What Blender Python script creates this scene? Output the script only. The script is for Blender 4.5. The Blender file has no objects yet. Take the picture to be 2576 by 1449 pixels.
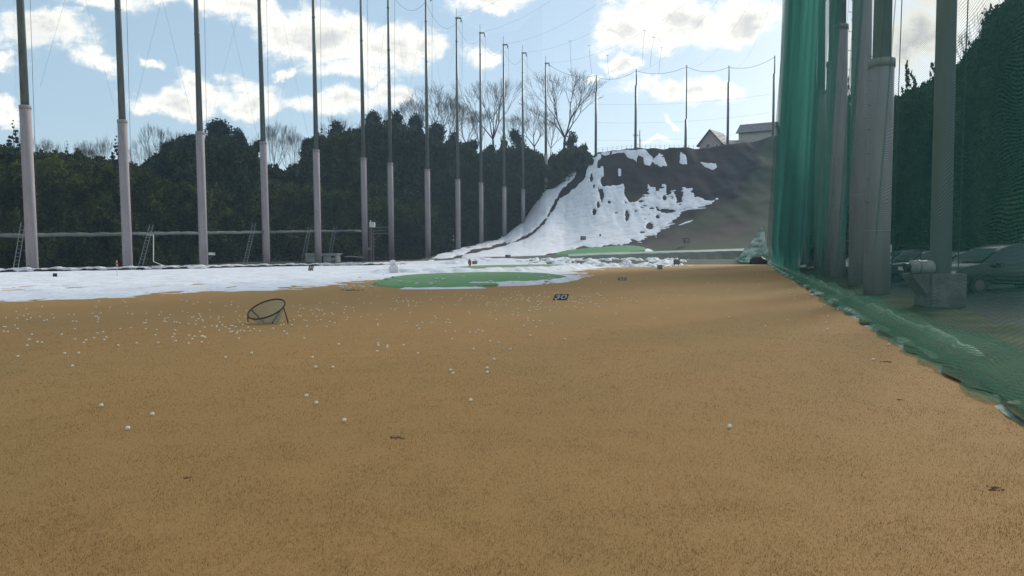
import bpy, math, random
import numpy as np
from mathutils import Vector, Matrix

random.seed(7)
rng = np.random.default_rng(7)
SC = bpy.context.scene
COL = SC.collection

# ------------------------------------------------------------------ camera
CAMZ, PITCH, F = 1.75, math.radians(2.8), 1890.0
cam_d = bpy.data.cameras.new('camera')
cam_d.sensor_width = 36.0
cam_d.lens = F / 2576.0 * 36.0
cam_d.clip_end = 6000
cam = bpy.data.objects.new('camera', cam_d)
COL.objects.link(cam)
cam.location = (0, 0, CAMZ)
cam.rotation_euler = (math.radians(90) - PITCH, 0, 0)
SC.camera = cam

# ------------------------------------------------------------------ light
SUN_AZ, SUN_EL = math.radians(38), math.radians(27)
SUN_STRENGTH, SKY_STRENGTH, EXPOSURE = 2.7, 0.10, 0.55
W = bpy.data.worlds.new('World'); SC.world = W; W.use_nodes = True
SC.view_settings.view_transform = 'Standard'
SC.view_settings.look = 'None'
SC.view_settings.gamma = 1.0
SC.view_settings.use_curve_mapping = False
SC.view_settings.exposure = EXPOSURE
SC.cycles.transparent_max_bounces = 48
SC.cycles.max_bounces = 5

def build_world():
    nt = W.node_tree; N = nt.nodes; L = nt.links
    N.clear()
    out = N.new('ShaderNodeOutputWorld'); bg = N.new('ShaderNodeBackground')
    bg.inputs['Strength'].default_value = SKY_STRENGTH
    L.new(bg.outputs[0], out.inputs[0])
    sky = N.new('ShaderNodeTexSky'); sky.sky_type = 'NISHITA'; sky.sun_disc = False
    sky.sun_elevation = SUN_EL; sky.sun_rotation = SUN_AZ
    sky.air_density = 1.0; sky.dust_density = 1.0; sky.ozone_density = 1.5
    tc = N.new('ShaderNodeTexCoord')
    def M(op, a, b=None, c=None, clamp=False):
        n = N.new('ShaderNodeMath'); n.operation = op; n.use_clamp = clamp
        for i, v in enumerate((a, b, c)):
            if v is None: continue
            if isinstance(v, (int, float)): n.inputs[i].default_value = v
            else: L.new(v, n.inputs[i])
        return n.outputs[0]
    sep = N.new('ShaderNodeSeparateXYZ'); L.new(tc.outputs['Generated'], sep.inputs[0])
    dx, dy, dz = sep.outputs
    yy = M('MAXIMUM', M('ABSOLUTE', dy), 0.12)
    u = M('DIVIDE', dx, yy); v = M('DIVIDE', dz, yy)
    comb = N.new('ShaderNodeCombineXYZ'); L.new(u, comb.inputs[0]); L.new(v, comb.inputs[1]); L.new(M('SIGN', dy), comb.inputs[2])
    def noise(scale, detail, rough, sx=1.0, sy=1.0, dist=0.0, vec=None):
        mp = N.new('ShaderNodeMapping'); mp.inputs['Scale'].default_value = (sx, sy, 1)
        L.new(vec or comb.outputs[0], mp.inputs[0])
        n = N.new('ShaderNodeTexNoise'); n.inputs['Scale'].default_value = scale
        n.inputs['Detail'].default_value = detail; n.inputs['Roughness'].default_value = rough
        n.inputs['Distortion'].default_value = dist
        L.new(mp.outputs[0], n.inputs['Vector']); return n
    nw = noise(9, 5, 0.6)
    wsub = N.new('ShaderNodeVectorMath'); wsub.operation = 'SUBTRACT'
    L.new(nw.outputs['Color'], wsub.inputs[0]); wsub.inputs[1].default_value = (0.5, 0.5, 0.5)
    wsc = N.new('ShaderNodeVectorMath'); wsc.operation = 'SCALE'; wsc.inputs['Scale'].default_value = 0.10
    L.new(wsub.outputs[0], wsc.inputs[0])
    wadd = N.new('ShaderNodeVectorMath'); wadd.operation = 'ADD'
    L.new(comb.outputs[0], wadd.inputs[0]); L.new(wsc.outputs[0], wadd.inputs[1])
    s2 = N.new('ShaderNodeSeparateXYZ'); L.new(wadd.outputs[0], s2.inputs[0])
    U, V = s2.outputs[0], s2.outputs[1]
    # cloud banks: centre and half sizes in view-angle units, tilt, weight
    CL = [(110, 92, 165, 62, -14, 1.0), (255, 150, 80, 34, -30, .8), (20, 160, 50, 22, -20, .7), (300, 2, 170, 40, -8, .7),
          (470, 10, 130, 42, -14, 1.0), (640, 45, 200, 62, -14, 1.0), (800, 95, 180, 82, -12, 1.1), (945, 130, 150, 66, -4, 1.1), (900, 185, 120, 30, 0, .9), (1090, 118, 60, 34, 10, .9),
          (430, 272, 120, 36, -4, .9), (620, 250, 170, 42, -2, 1.0), (840, 262, 170, 36, 0, 1.0), (970, 240, 70, 30, -10, .9), (520, 225, 60, 22, -14, .8),
          (1205, 130, 46, 34, 0, .95), (1245, 8, 125, 44, 4, 1.1), (720, 184, 32, 15, -10, .75), (392, 165, 44, 14, -35, .7),
          (1700, 55, 200, 74, 4, 1.25), (1560, 100, 75, 34, 0, .9), (1870, 40, 110, 62, 15, 1.1), (1640, 110, 100, 30, 0, .9),
          (1730, 216, 170, 34, 0, 1.1), (1488, 176, 36, 10, 0, .75), (1575, 160, 48, 20, -8, .85), (1665, 295, 24, 9, -35, .75), (1690, 312, 34, 13, -35, .8), (1640, 362, 50, 14, -8, .75),
          (20, 290, 70, 44, -15, .9), (2290, 105, 110, 75, 0, 1.1), (2440, 30, 160, 60, 0, .9), (2120, 130, 70, 90, 0, .6),
          (-300, 100, 260, 80, 0, 1.0), (2900, 60, 250, 90, 0, 1.0)]
    acc = None
    for (px, py, rx, ry, ang, wt) in CL:
        cu = (px - 1288) / F; cv = (632 - py) / F; rx /= F; ry /= F
        a = math.radians(ang); ca, sa = math.cos(a), math.sin(a)
        du = M('SUBTRACT', U, cu); dv = M('SUBTRACT', V, cv)
        p = M('ADD', M('MULTIPLY', du, ca / rx), M('MULTIPLY', dv, sa / rx))
        q = M('ADD', M('MULTIPLY', du, -sa / ry), M('MULTIPLY', dv, ca / ry))
        r2 = M('ADD', M('MULTIPLY', p, p), M('MULTIPLY', q, q))
        m = M('MULTIPLY', M('SUBTRACT', 1.0, M('POWER', r2, 0.7)), wt)
        acc = m if acc is None else M('MAXIMUM', acc, m)
    # scattered clouds higher up and behind the viewer
    nb = noise(1.6, 6, 0.55)
    far = M('SUBTRACT', M('MULTIPLY', nb.outputs['Fac'], 4.0), 2.05)
    hi = M('GREATER_THAN', v, 0.42); bk = M('LESS_THAN', dy, 0.0)
    acc = M('MAXIMUM', acc, M('SUBTRACT', far, M('MULTIPLY', M('SUBTRACT', 1.0, M('MAXIMUM', hi, bk)), 6.0)))
    n1 = noise(10, 10, 0.64, 1, 1.6, .5); n2 = noise(30, 8, 0.68, 1.0, 1.4, .4)
    d = M('ADD', acc, M('MULTIPLY', M('SUBTRACT', n1.outputs['Fac'], 0.5), 2.1))
    d = M('ADD', d, M('MULTIPLY', M('SUBTRACT', n2.outputs['Fac'], 0.5), 1.6))
    mr = N.new('ShaderNodeMapRange'); mr.interpolation_type = 'SMOOTHERSTEP'
    L.new(d, mr.inputs[0]); mr.inputs[1].default_value = -0.22; mr.inputs[2].default_value = 0.85
    core = N.new('ShaderNodeMapRange'); core.interpolation_type = 'SMOOTHSTEP'
    n3 = noise(7, 6, 0.6, 1, 1.6)
    L.new(M('ADD', d, M('MULTIPLY', M('SUBTRACT', n3.outputs['Fac'], 0.5), 1.4)), core.inputs[0])
    core.inputs[1].default_value = 0.40; core.inputs[2].default_value = 1.5
    cc = N.new('ShaderNodeMix'); cc.data_type = 'RGBA'
    cc.inputs[6].default_value = (8.6, 8.4, 7.6, 1); cc.inputs[7].default_value = (5.0, 5.05, 5.1, 1)
    L.new(core.outputs[0], cc.inputs[0])
    # clear sky evened towards a pale blue, clouds laid over it
    mx = N.new('ShaderNodeMix'); mx.data_type = 'RGBA'
    tint = N.new('ShaderNodeMix'); tint.data_type = 'RGBA'; tint.blend_type = 'MIX'
    tint.inputs[0].default_value = 0.6
    L.new(sky.outputs[0], tint.inputs[6]); tint.inputs[7].default_value = (3.5, 4.75, 5.7, 1)
    L.new(mr.outputs[0], mx.inputs[0]); L.new(tint.outputs[2], mx.inputs[6]); L.new(cc.outputs[2], mx.inputs[7])
    L.new(mx.outputs[2], bg.inputs['Color'])
build_world()

sl = bpy.data.lights.new('sun', 'SUN'); sl.energy = SUN_STRENGTH; sl.angle = math.radians(12); sl.color = (1.0, 0.92, 0.80)
sun = bpy.data.objects.new('sun', sl); COL.objects.link(sun)
sd = Vector((math.sin(SUN_AZ) * math.cos(SUN_EL), math.cos(SUN_AZ) * math.cos(SUN_EL), math.sin(SUN_EL)))
sun.rotation_euler = sd.to_track_quat('Z', 'Y').to_euler(); sun.location = (60, 80, 60)

# ------------------------------------------------------------------ helpers
def ray(px, py):
    r, up = (px - 1288) / F, (724.5 - py) / F
    c, s = math.cos(PITCH), math.sin(PITCH)
    return r, c + up * s, -s + up * c
def P(px, py, Y):
    r, f, z = ray(px, py); t = Y / f
    return Vector((r * t, Y, CAMZ + z * t))
def G(px, py, z=0.0):
    r, f, d = ray(px, py); t = (z - CAMZ) / d
    return Vector((r * t, f * t, z))
def proj(x, y, z):
    c, s = math.cos(PITCH), math.sin(PITCH)
    zz = z - CAMZ; f = y * c - zz * s; u = y * s + zz * c
    return 1288 + F * x / f, 724.5 - F * u / f

def hash2(ix, iy, seed=0):
    h = (ix.astype(np.int64) * 374761393 + iy.astype(np.int64) * 668265263 + seed * 974634777) & 0x7fffffff
    h = ((h ^ (h >> 13)) * 1274126177) & 0x7fffffff
    return ((h ^ (h >> 16)) & 0xffff) / 65535.0
def vnoise(x, y, seed=0):
    ix, iy = np.floor(x), np.floor(y); fx, fy = x - ix, y - iy
    fx = fx * fx * (3 - 2 * fx); fy = fy * fy * (3 - 2 * fy)
    a = hash2(ix, iy, seed); b = hash2(ix + 1, iy, seed); c = hash2(ix, iy + 1, seed); d = hash2(ix + 1, iy + 1, seed)
    return (a * (1 - fx) + b * fx) * (1 - fy) + (c * (1 - fx) + d * fx) * fy
def fbm(x, y, oct=4, seed=0):
    x = np.asarray(x, float); y = np.asarray(y, float)
    s, a, t = 0.0, 1.0, 0.0
    for i in range(oct):
        s = s + a * vnoise(x * 2 ** i + 17.3 * i, y * 2 ** i - 9.1 * i, seed + i); t += a; a *= .5
    return s / t
def sdf(px, py, poly):
    """signed distance to a polygon, positive inside"""
    px = np.asarray(px, float); py = np.asarray(py, float)
    d = np.full(px.shape, 1e9); ins = np.zeros(px.shape, bool); n = len(poly)
    for i in range(n):
        x1, y1 = poly[i]; x2, y2 = poly[(i + 1) % n]
        ex, ey = x2 - x1, y2 - y1; l2 = ex * ex + ey * ey + 1e-12
        t = np.clip(((px - x1) * ex + (py - y1) * ey) / l2, 0, 1)
        d = np.minimum(d, np.hypot(px - x1 - t * ex, py - y1 - t * ey))
        if abs(ey) > 1e-12:
            c = ((y1 > py) != (y2 > py)) & (px < ex * (py - y1) / ey + x1); ins ^= c
    return np.where(ins, d, -d)
def linedist(px, py, pts):
    d = np.full(np.shape(px), 1e9)
    for (x1, y1), (x2, y2) in zip(pts[:-1], pts[1:]):
        ex, ey = x2 - x1, y2 - y1; l2 = ex * ex + ey * ey + 1e-12
        t = np.clip(((px - x1) * ex + (py - y1) * ey) / l2, 0, 1)
        d = np.minimum(d, np.hypot(px - x1 - t * ex, py - y1 - t * ey))
    return d

def tag(o, label=None, cat=None, group=None, kind=None):
    if label: o['label'] = label
    if cat: o['category'] = cat
    if group: o['group'] = group
    if kind: o['kind'] = kind
    return o
def empty(name, loc, label, cat, group=None):
    o = bpy.data.objects.new(name, None); COL.objects.link(o); o.location = loc
    o.empty_display_size = .2
    return tag(o, label, cat, group)
def link(me, name, parent=None, mats=(), smooth=False, loc=None):
    for m in mats:
        if m: me.materials.append(m)
    if smooth: me.polygons.foreach_set('use_smooth', [True] * len(me.polygons))
    o = bpy.data.objects.new(name, me); COL.objects.link(o)
    if loc is not None: o.location = loc
    if parent is not None: o.parent = parent
    return o
def np_mesh(name, V, Fc):
    V = np.asarray(V, np.float32); Fc = np.asarray(Fc, np.int32); k = Fc.shape[1]; n = len(Fc)
    me = bpy.data.meshes.new(name); me.vertices.add(len(V)); me.vertices.foreach_set('co', V.ravel())
    me.loops.add(n * k); me.loops.foreach_set('vertex_index', Fc.ravel())
    me.polygons.add(n); me.polygons.foreach_set('loop_start', np.arange(0, n * k, k, dtype=np.int32))
    me.polygons.foreach_set('loop_total', np.full(n, k, np.int32))
    me.update(calc_edges=True); return me
class MB:
    def __init__(s): s.v = []; s.f = []
    def add(s, vs, fs):
        b = len(s.v); s.v += [tuple(p) for p in vs]; s.f += [tuple(b + i for i in f) for f in fs]; return s
    def box(s, c, d, rot=None):
        x, y, z = d[0] / 2, d[1] / 2, d[2] / 2
        vs = [Vector((a * x, b * y, e * z)) for a in (-1, 1) for b in (-1, 1) for e in (-1, 1)]
        if rot is not None: vs = [rot @ p for p in vs]
        c = Vector(c)
        return s.add([p + c for p in vs], [(0, 1, 3, 2), (4, 6, 7, 5), (0, 4, 5, 1), (2, 3, 7, 6), (0, 2, 6, 4), (1, 5, 7, 3)])
    def tube(s, pts, r, n=8, caps=True):
        pts = [Vector(p) for p in pts]; rs = r if isinstance(r, (list, tuple)) else [r] * len(pts)
        b = len(s.v); prev = None
        for i, p in enumerate(pts):
            t = (pts[min(i + 1, len(pts) - 1)] - pts[max(i - 1, 0)]).normalized()
            a = Vector((0, 0, 1)) if abs(t.z) < .95 else Vector((1, 0, 0))
            if prev is None: u = t.cross(a).normalized()
            else: u = (prev - t * prev.dot(t)).normalized()
            prev = u; w = t.cross(u)
            for k in range(n):
                q = 2 * math.pi * k / n
                s.v.append(tuple(p + (u * math.cos(q) + w * math.sin(q)) * rs[i]))
        for i in range(len(pts) - 1):
            for k in range(n):
                a0 = b + i * n + k; a1 = b + i * n + (k + 1) % n
                s.f.append((a0, a1, a1 + n, a0 + n))
        if caps:
            s.f.append(tuple(b + k for k in range(n))[::-1]); e = b + (len(pts) - 1) * n
            s.f.append(tuple(e + k for k in range(n)))
        return s
    def sphere(s, c, r, nu=12, nv=8, sq=(1, 1, 1), jit=0.0):
        vs = []; c = Vector(c)
        for j in range(nv + 1):
            th = math.pi * j / nv
            for i in range(nu):
                ph = 2 * math.pi * i / nu; q = r * (1 + random.uniform(-jit, jit))
                vs.append(c + Vector((q * sq[0] * math.sin(th) * math.cos(ph), q * sq[1] * math.sin(th) * math.sin(ph), q * sq[2] * math.cos(th))))
        fs = [(j * nu + i, (j + 1) * nu + i, (j + 1) * nu + (i + 1) % nu, j * nu + (i + 1) % nu) for j in range(nv) for i in range(nu)]
        return s.add(vs, fs)
    def build(s, name, m, parent=None, smooth=False, loc=None):
        me = bpy.data.meshes.new(name); me.from_pydata(s.v, [], s.f); me.update()
        return link(me, name, parent, [m], smooth, loc)
def sub(parent):
    """offset so that parts given in world coordinates sit right under an Empty"""
    return Matrix.Translation(-Vector(parent.location))
def put(mb, name, m, parent, smooth=False):
    off = Vector(parent.location)
    mb.v = [(p[0] - off.x, p[1] - off.y, p[2] - off.z) for p in mb.v]
    return mb.build(name, m, parent, smooth)

def mat(name, c1, c2=None, scale=5.0, rough=.8, bump=0.0, bscale=None, spec=.3, stretch=(1, 1, 1), c3=None, scale3=.3, metallic=0.0, detail=6, lo=.35, hi=.65, trans=0.0):
    m = bpy.data.materials.new(name); m.use_nodes = True
    nt = m.node_tree; N = nt.nodes; L = nt.links; b = N['Principled BSDF']
    b.inputs['Roughness'].default_value = rough; b.inputs['Specular IOR Level'].default_value = spec
    b.inputs['Metallic'].default_value = metallic
    tc = N.new('ShaderNodeTexCoord'); mp = N.new('ShaderNodeMapping'); mp.inputs['Scale'].default_value = stretch
    L.new(tc.outputs['Object'], mp.inputs[0])
    def nz(sc, det=detail):
        n = N.new('ShaderNodeTexNoise'); n.inputs['Scale'].default_value = sc; n.inputs['Detail'].default_value = det
        n.inputs['Roughness'].default_value = .6
        L.new(mp.outputs[0], n.inputs['Vector']); return n
    def mixc(fac, a, c, lo_, hi_):
        mr = N.new('ShaderNodeMapRange'); mr.inputs[1].default_value = lo_; mr.inputs[2].default_value = hi_
        L.new(fac, mr.inputs[0]); x = N.new('ShaderNodeMix'); x.data_type = 'RGBA'; L.new(mr.outputs[0], x.inputs[0])
        for k, q in ((6, a), (7, c)):
            if isinstance(q, tuple): x.inputs[k].default_value = (*q, 1)
            else: L.new(q, x.inputs[k])
        return x.outputs[2]
    if c2 is None: c2 = tuple(q * .8 for q in c1)
    col = mixc(nz(scale).outputs['Fac'], c1, c2, lo, hi)
    if c3: col = mixc(nz(scale3, 3).outputs['Fac'], col, c3, .45, .7)
    L.new(col, b.inputs['Base Color'])
    if bump:
        bn = N.new('ShaderNodeBump'); bn.inputs['Strength'].default_value = bump; bn.inputs['Distance'].default_value = .05
        L.new(nz(bscale or scale * 3).outputs['Fac'], bn.inputs['Height']); L.new(bn.outputs[0], b.inputs['Normal'])
    if trans:
        tr = N.new('ShaderNodeBsdfTranslucent'); L.new(col, tr.inputs[0]); mx = N.new('ShaderNodeMixShader')
        mx.inputs[0].default_value = trans; L.new(b.outputs[0], mx.inputs[1]); L.new(tr.outputs[0], mx.inputs[2])
        L.new(mx.outputs[0], N['Material Output'].inputs[0])
    return m

def lawn_material():
    m = bpy.data.materials.new('dormant_lawn'); m.use_nodes = True
    nt = m.node_tree; N = nt.nodes; L = nt.links; b = N['Principled BSDF']
    b.inputs['Roughness'].default_value = .85; b.inputs['Specular IOR Level'].default_value = .15
    tc = N.new('ShaderNodeTexCoord')
    def nz(sc, det=5, st=(1, 1, 1), ro=.6):
        mp = N.new('ShaderNodeMapping'); mp.inputs['Scale'].default_value = st; L.new(tc.outputs['Object'], mp.inputs[0])
        n = N.new('ShaderNodeTexNoise'); n.inputs['Scale'].default_value = sc; n.inputs['Detail'].default_value = det
        n.inputs['Roughness'].default_value = ro; L.new(mp.outputs[0], n.inputs['Vector']); return n.outputs['Fac']
    def ramp(f, a, c, lo, hi):
        mr = N.new('ShaderNodeMapRange'); mr.inputs[1].default_value = lo; mr.inputs[2].default_value = hi
        L.new(f, mr.inputs[0]); x = N.new('ShaderNodeMix'); x.data_type = 'RGBA'; L.new(mr.outputs[0], x.inputs[0])
        for k, q in ((6, a), (7, c)):
            if isinstance(q, tuple): x.inputs[k].default_value = (*q, 1)
            else: L.new(q, x.inputs[k])
        return x.outputs[2]
    c = ramp(nz(.35, 4), (.365, .203, .073), (.335, .195, .068), .35, .65)      # broad patches
    c = ramp(nz(.12, 3, (1, .6, 1)), c, (.285, .195, .068), .50, .72)        # greener drifts
    c = ramp(nz(1.6, 5, (.5, 1, 1)), c, (.33, .185, .066), .55, .85)          # worn streaks
    c = ramp(nz(14, 6), c, (.29, .160, .055), .60, .95)                     # tufts
    c = ramp(nz(90, 4), c, (.46, .32, .15), .58, .9)                       # pale stems
    L.new(c, b.inputs['Base Color'])
    bn = N.new('ShaderNodeBump'); bn.inputs['Strength'].default_value = .5; bn.inputs['Distance'].default_value = .02
    ad = N.new('ShaderNodeMath'); ad.operation = 'ADD'; L.new(nz(30, 6), ad.inputs[0]); L.new(nz(110, 3), ad.inputs[1])
    L.new(ad.outputs[0], bn.inputs['Height']); L.new(bn.outputs[0], b.inputs['Normal'])
    return m

def net_material(name, col, base, line, spacing, tilt=.25, translucent=.5):
    """knotted cord netting: see-through holes between cords, rows spaced along the cloth"""
    m = bpy.data.materials.new(name); m.use_nodes = True
    nt = m.node_tree; N = nt.nodes; L = nt.links; N.clear()
    out = N.new('ShaderNodeOutputMaterial'); mix = N.new('ShaderNodeMixShader'); tr = N.new('ShaderNodeBsdfTransparent')
    df = N.new('ShaderNodeBsdfDiffuse'); tl = N.new('ShaderNodeBsdfTranslucent'); m2 = N.new('ShaderNodeMixShader')
    m2.inputs[0].default_value = translucent
    uv = N.new('ShaderNodeUVMap'); mp = N.new('ShaderNodeMapping'); L.new(uv.outputs[0], mp.inputs[0])
    nz = N.new('ShaderNodeTexNoise'); nz.inputs['Scale'].default_value = .35; nz.inputs['Detail'].default_value = 2; L.new(uv.outputs[0], nz.inputs['Vector'])
    sp = N.new('ShaderNodeSeparateXYZ'); L.new(uv.outputs[0], sp.inputs[0])
    def M(op, a, b=None):
        n = N.new('ShaderNodeMath'); n.operation = op
        for i, v in enumerate((a, b)):
            if v is None: continue
            if isinstance(v, (int, float)): n.inputs[i].default_value = v
            else: L.new(v, n.inputs[i])
        return n.outputs[0]
    warp = M('MULTIPLY', nz.outputs['Fac'], 1.6)
    row = M('ADD', M('ADD', sp.outputs[1], M('MULTIPLY', sp.outputs[0], tilt)), warp)
    s = M('SINE', M('MULTIPLY', row, 2 * math.pi / spacing))
    s2 = M('SINE', M('MULTIPLY', M('SUBTRACT', sp.outputs[0], M('MULTIPLY', sp.outputs[1], tilt)), 2 * math.pi / (spacing * 1.3)))
    f = M('ADD', M('MULTIPLY', M('ADD', s, 1.0), line * .5), base)
    f = M('ADD', f, M('MULTIPLY', M('MAXIMUM', s2, 0.0), line * .22))
    cl = N.new('ShaderNodeClamp'); L.new(f, cl.inputs[0])
    for q in (df, tl): q.inputs[0].default_value = (*col, 1)
    L.new(df.outputs[0], m2.inputs[1]); L.new(tl.outputs[0], m2.inputs[2])
    L.new(cl.outputs[0], mix.inputs[0]); L.new(tr.outputs[0], mix.inputs[1]); L.new(m2.outputs[0], mix.inputs[2])
    L.new(mix.outputs[0], out.inputs[0])
    return m

M_lawn = lawn_material()
M_ground = mat('earth', (.07, .06, .045), (.04, .04, .03), 1.5, .95, .4)
M_snow = mat('snow', (.70, .73, .79), (.60, .63, .70), 3.0, .7, .9, 5.0, .2, detail=9, c3=(.54, .54, .57), scale3=.6)
M_snowpile = mat('old_snow', (.60, .62, .65), (.42, .44, .46), 5.0, .7, .6, 9.0, .3, detail=8)
M_turf = mat('green_turf', (.11, .27, .11), (.17, .32, .15), 3.0, .85, .3, 60, .1, c3=(.20, .29, .17), scale3=.45)
M_turf_dull = mat('wet_turf', (.10, .19, .09), (.16, .25, .13), 3.0, .8, .3, 60, .2, c3=(.2, .28, .2), scale3=.5)
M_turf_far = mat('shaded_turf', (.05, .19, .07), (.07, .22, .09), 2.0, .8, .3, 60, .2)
M_conc = mat('pole_concrete', (.33, .30, .315), (.27, .245, .262), 1.2, .85, .2, 20, .2, stretch=(1, 1, .25), c3=(.25, .225, .24), scale3=2.0)
M_steel2 = mat('weathered_steel', (.25, .28, .30), (.20, .235, .25), 1.5, .5, .1, 20, .4, stretch=(1, 1, .2), c3=(.20, .22, .21), scale3=2.0)
M_steel = mat('painted_steel', (.08, .105, .10), (.06, .08, .078), 1.5, .45, .1, 20, .5, stretch=(1, 1, .2), c3=(.15, .15, .13), scale3=2.0)
M_rust = mat('rusty_steel', (.13, .10, .10), (.09, .07, .07), 4, .8)
M_galv = mat('galvanised', (.20, .23, .23), (.15, .17, .18), 4, .5, metallic=.3)
M_white = mat('white_paint', (.62, .64, .63), (.5, .52, .52), 3, .5)
M_black = mat('black_board', (.012, .012, .014), (.02, .02, .022), 10, .55)
M_num = mat('number_paint', (.46, .45, .44), (.26, .25, .25), 10, .7)
M_red = mat('red_flag_cloth', (.50, .05, .05), (.38, .04, .04), 6, .8, trans=.3)
M_ball = mat('golf_ball', (.80, .74, .60), (.70, .64, .50), 30, .45, spec=.4)
M_cable = mat('cable', (.05, .06, .06), (.04, .05, .05), 3, .8)
M_leaf = mat('evergreen_leaf', (.021, .036, .030), (.043, .062, .034), .12, .95, c3=(.058, .066, .022), scale3=.05, spec=0, lo=.4, hi=.6)
M_leaf2 = mat('broad_leaf', (.019, .031, .032), (.028, .041, .035), .3, .9, spec=0)
M_bam = mat('bamboo_leaf', (.040, .058, .020), (.105, .115, .034), .16, .95, c3=(.012, .024, .018), scale3=.07, spec=0, lo=.4, hi=.6)
M_bark = mat('bark', (.085, .07, .065), (.05, .042, .04), 3, .9)
M_twig = mat('twig', (.075, .062, .058), (.05, .042, .04), 3, .9)

# ------------------------------------------------------------------ terrain
def itp(x, xs, ys): return np.interp(x, xs, ys)
RX = [900, 1060, 1153, 1211, 1269, 1316, 1345, 1373, 1440, 1500, 1600, 1750, 1870, 1950, 2400]
RH = [.2, .5, 2.1, 3.4, 4.9, 8.6, 12.9, 17.2, 22.2, 26.6, 27.8, 27.6, 29.0, 30.8, 33.0]
RD = [108, 112, 142, 157, 165, 175, 180, 184, 188, 190, 190, 190, 190, 190, 190]
def terr(x, y):
    x = np.asarray(x, float); y = np.asarray(y, float)
    px = 1288 + F * x / np.maximum(y, 20)
    A = itp(y, [99, 100, 104, 119, 137], [-.03, 0, .62, .72, .9])
    A = A * itp(px, [900, 1080, 1200], [.0, .5, 1])
    H = itp(px, RX, RH); R = itp(px, RX, RD)
    Y0 = itp(px, [1060, 1250, 1330, 1640, 1900], [104, 112, 118, 118, 112])
    e = itp(px, [1200, 1320, 1420, 1650, 1800, 1950], [1.0, 1.35, 2.0, 2.0, 1.75, 1.5])
    t = np.clip((y - Y0) / np.maximum(R - Y0, 4), 0, 1)
    B = t ** e
    z = A + np.maximum(H - A, 0) * B
    over = np.maximum(y - R - 6, 0)
    z = z - np.where(px < 1460, np.minimum(over * .5, np.maximum(z, 0)), 0) * itp(px, [1400, 1480], [1, 0])
    rough = itp(y, [100, 112, 125, 160], [0, .02, .08, .5]) * itp(px, [1250, 1400], [.3, 1])
    z = z + (fbm(x * .16, y * .16, 4, 5) - .5) * rough * 2 * t
    # gullies on the bare face
    z = z + (fbm(x * .5, y * .08, 3, 9) - .5) * rough * 1.6 * t
    return z
def hit(px, py, y0=60.0, y1=240.0):
    ys = np.arange(y0, y1, .1); r, f, d = ray(px, py)
    zr = CAMZ + d / f * ys; xs = r / f * ys
    idx = np.nonzero(terr(xs, ys) >= zr)[0]
    i = idx[0] if len(idx) else len(ys) - 1
    return Vector((xs[i], ys[i], float(terr(xs[i], ys[i]))))

def grid_faces(ny, nx, keep=None):
    idx = np.arange(ny * nx).reshape(ny, nx)
    Fc = np.stack([idx[:-1, :-1], idx[:-1, 1:], idx[1:, 1:], idx[1:, :-1]], -1)
    if keep is not None:
        k = keep[:-1, :-1] | keep[:-1, 1:] | keep[1:, 1:] | keep[1:, :-1]
        Fc = Fc[k]
    return Fc.reshape(-1, 4)
def compact(V, Fc):
    u, inv = np.unique(Fc.ravel(), return_inverse=True)
    return V[u], inv.reshape(Fc.shape)
def paint(me, name, cols):
    at = me.color_attributes.new(name, 'FLOAT_COLOR', 'POINT')
    c = np.ones((len(me.vertices), 4), np.float32); c[:, :3] = cols; at.data.foreach_set('color', c.ravel())

# base ground to the horizon
me = np_mesh('ground', [(-1500, -300, -.35), (1500, -300, -.35), (1500, 3000, -.35), (-1500, 3000, -.35)], [(0, 1, 2, 3)])
tag(link(me, 'ground', None, [M_ground]), kind='structure')

# dormant lawn
NETX = lambda Y: 2.95 + .31 * Y          # foot of the right-hand net
lx = [(-75, -12)]
xs = np.arange(-75, 60.1, 1.0); ys = np.arange(-14, 100.01, 1.0)
X, Y = np.meshgrid(xs, ys)
edx = np.interp(Y, [58.5, 62.5, 66, 71.5, 79, 87, 92, 104], [-45.7, -40, -36, -32.2, -28.5, -23, -17.5, -12.9]) 
Z = (fbm(X * .11, Y * .11, 3, 2) - .5) * .05 - np.where(X > NETX(Y) + .4, .1, 0) - np.where((X < edx - 1.5) & (Y > 50), .36, 0)
me = np_mesh('lawn', np.stack([X, Y, Z], -1).reshape(-1, 3), grid_faces(*X.shape))
tag(link(me, 'lawn', None, [M_lawn], True), kind='structure')
LAWN_Z = .0

# hillside
xs = np.arange(-60, 130, .6); ys = np.arange(100.0, 262, .6)
X, Y = np.meshgrid(xs, ys); Z = terr(X, Y)
PX, PY = proj(X, Y, Z)
me = np_mesh('hillside', np.stack([X, Y, Z], -1).reshape(-1, 3), grid_faces(*X.shape))
soil = np.array([.018, .019, .027]); brown = np.array([.030, .020, .022]); netg = np.array([.032, .044, .027]); tuft = np.array([.055, .065, .045])
n1 = fbm(X * .09, Y * .09, 4, 21)[..., None]; n2 = fbm(X * .5, Y * .2, 4, 22)[..., None]
n1c = np.clip((n1 - .42) * 5, 0, 1)
C = soil * (1 - n1c) + brown * n1c
C = C * (.45 + .75 * n2)
gm = np.clip((sdf(PX, PY, [(1400, 700), (1400, 640), (1560, 614), (1640, 600), (1700, 560), (1760, 530), (1830, 500), (1900, 420), (1925, 330), (2300, 300), (2300, 700)]) + (fbm(X * .12, Y * .12, 4, 23) - .5) * 60) / 12, 0, 1)[..., None]
C = C * (1 - gm) + (netg * (.7 + .6 * n2)) * gm
bm_ = np.clip((sdf(PX, PY, [(1600, 612), (1700, 590), (1830, 560), (1890, 548), (1885, 575), (1850, 600), (1760, 610), (1660, 622)]) + (n1[..., 0] - .5) * 25) / 8, 0, 1)[..., None]
C = C * (1 - bm_) + np.array([.045, .034, .034]) * (.7 + .6 * n2) * bm_
low = np.clip((1 - np.clip((Y - 104) / 8, 0, 1)) * 1.0, 0, 1)[..., None]
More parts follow.
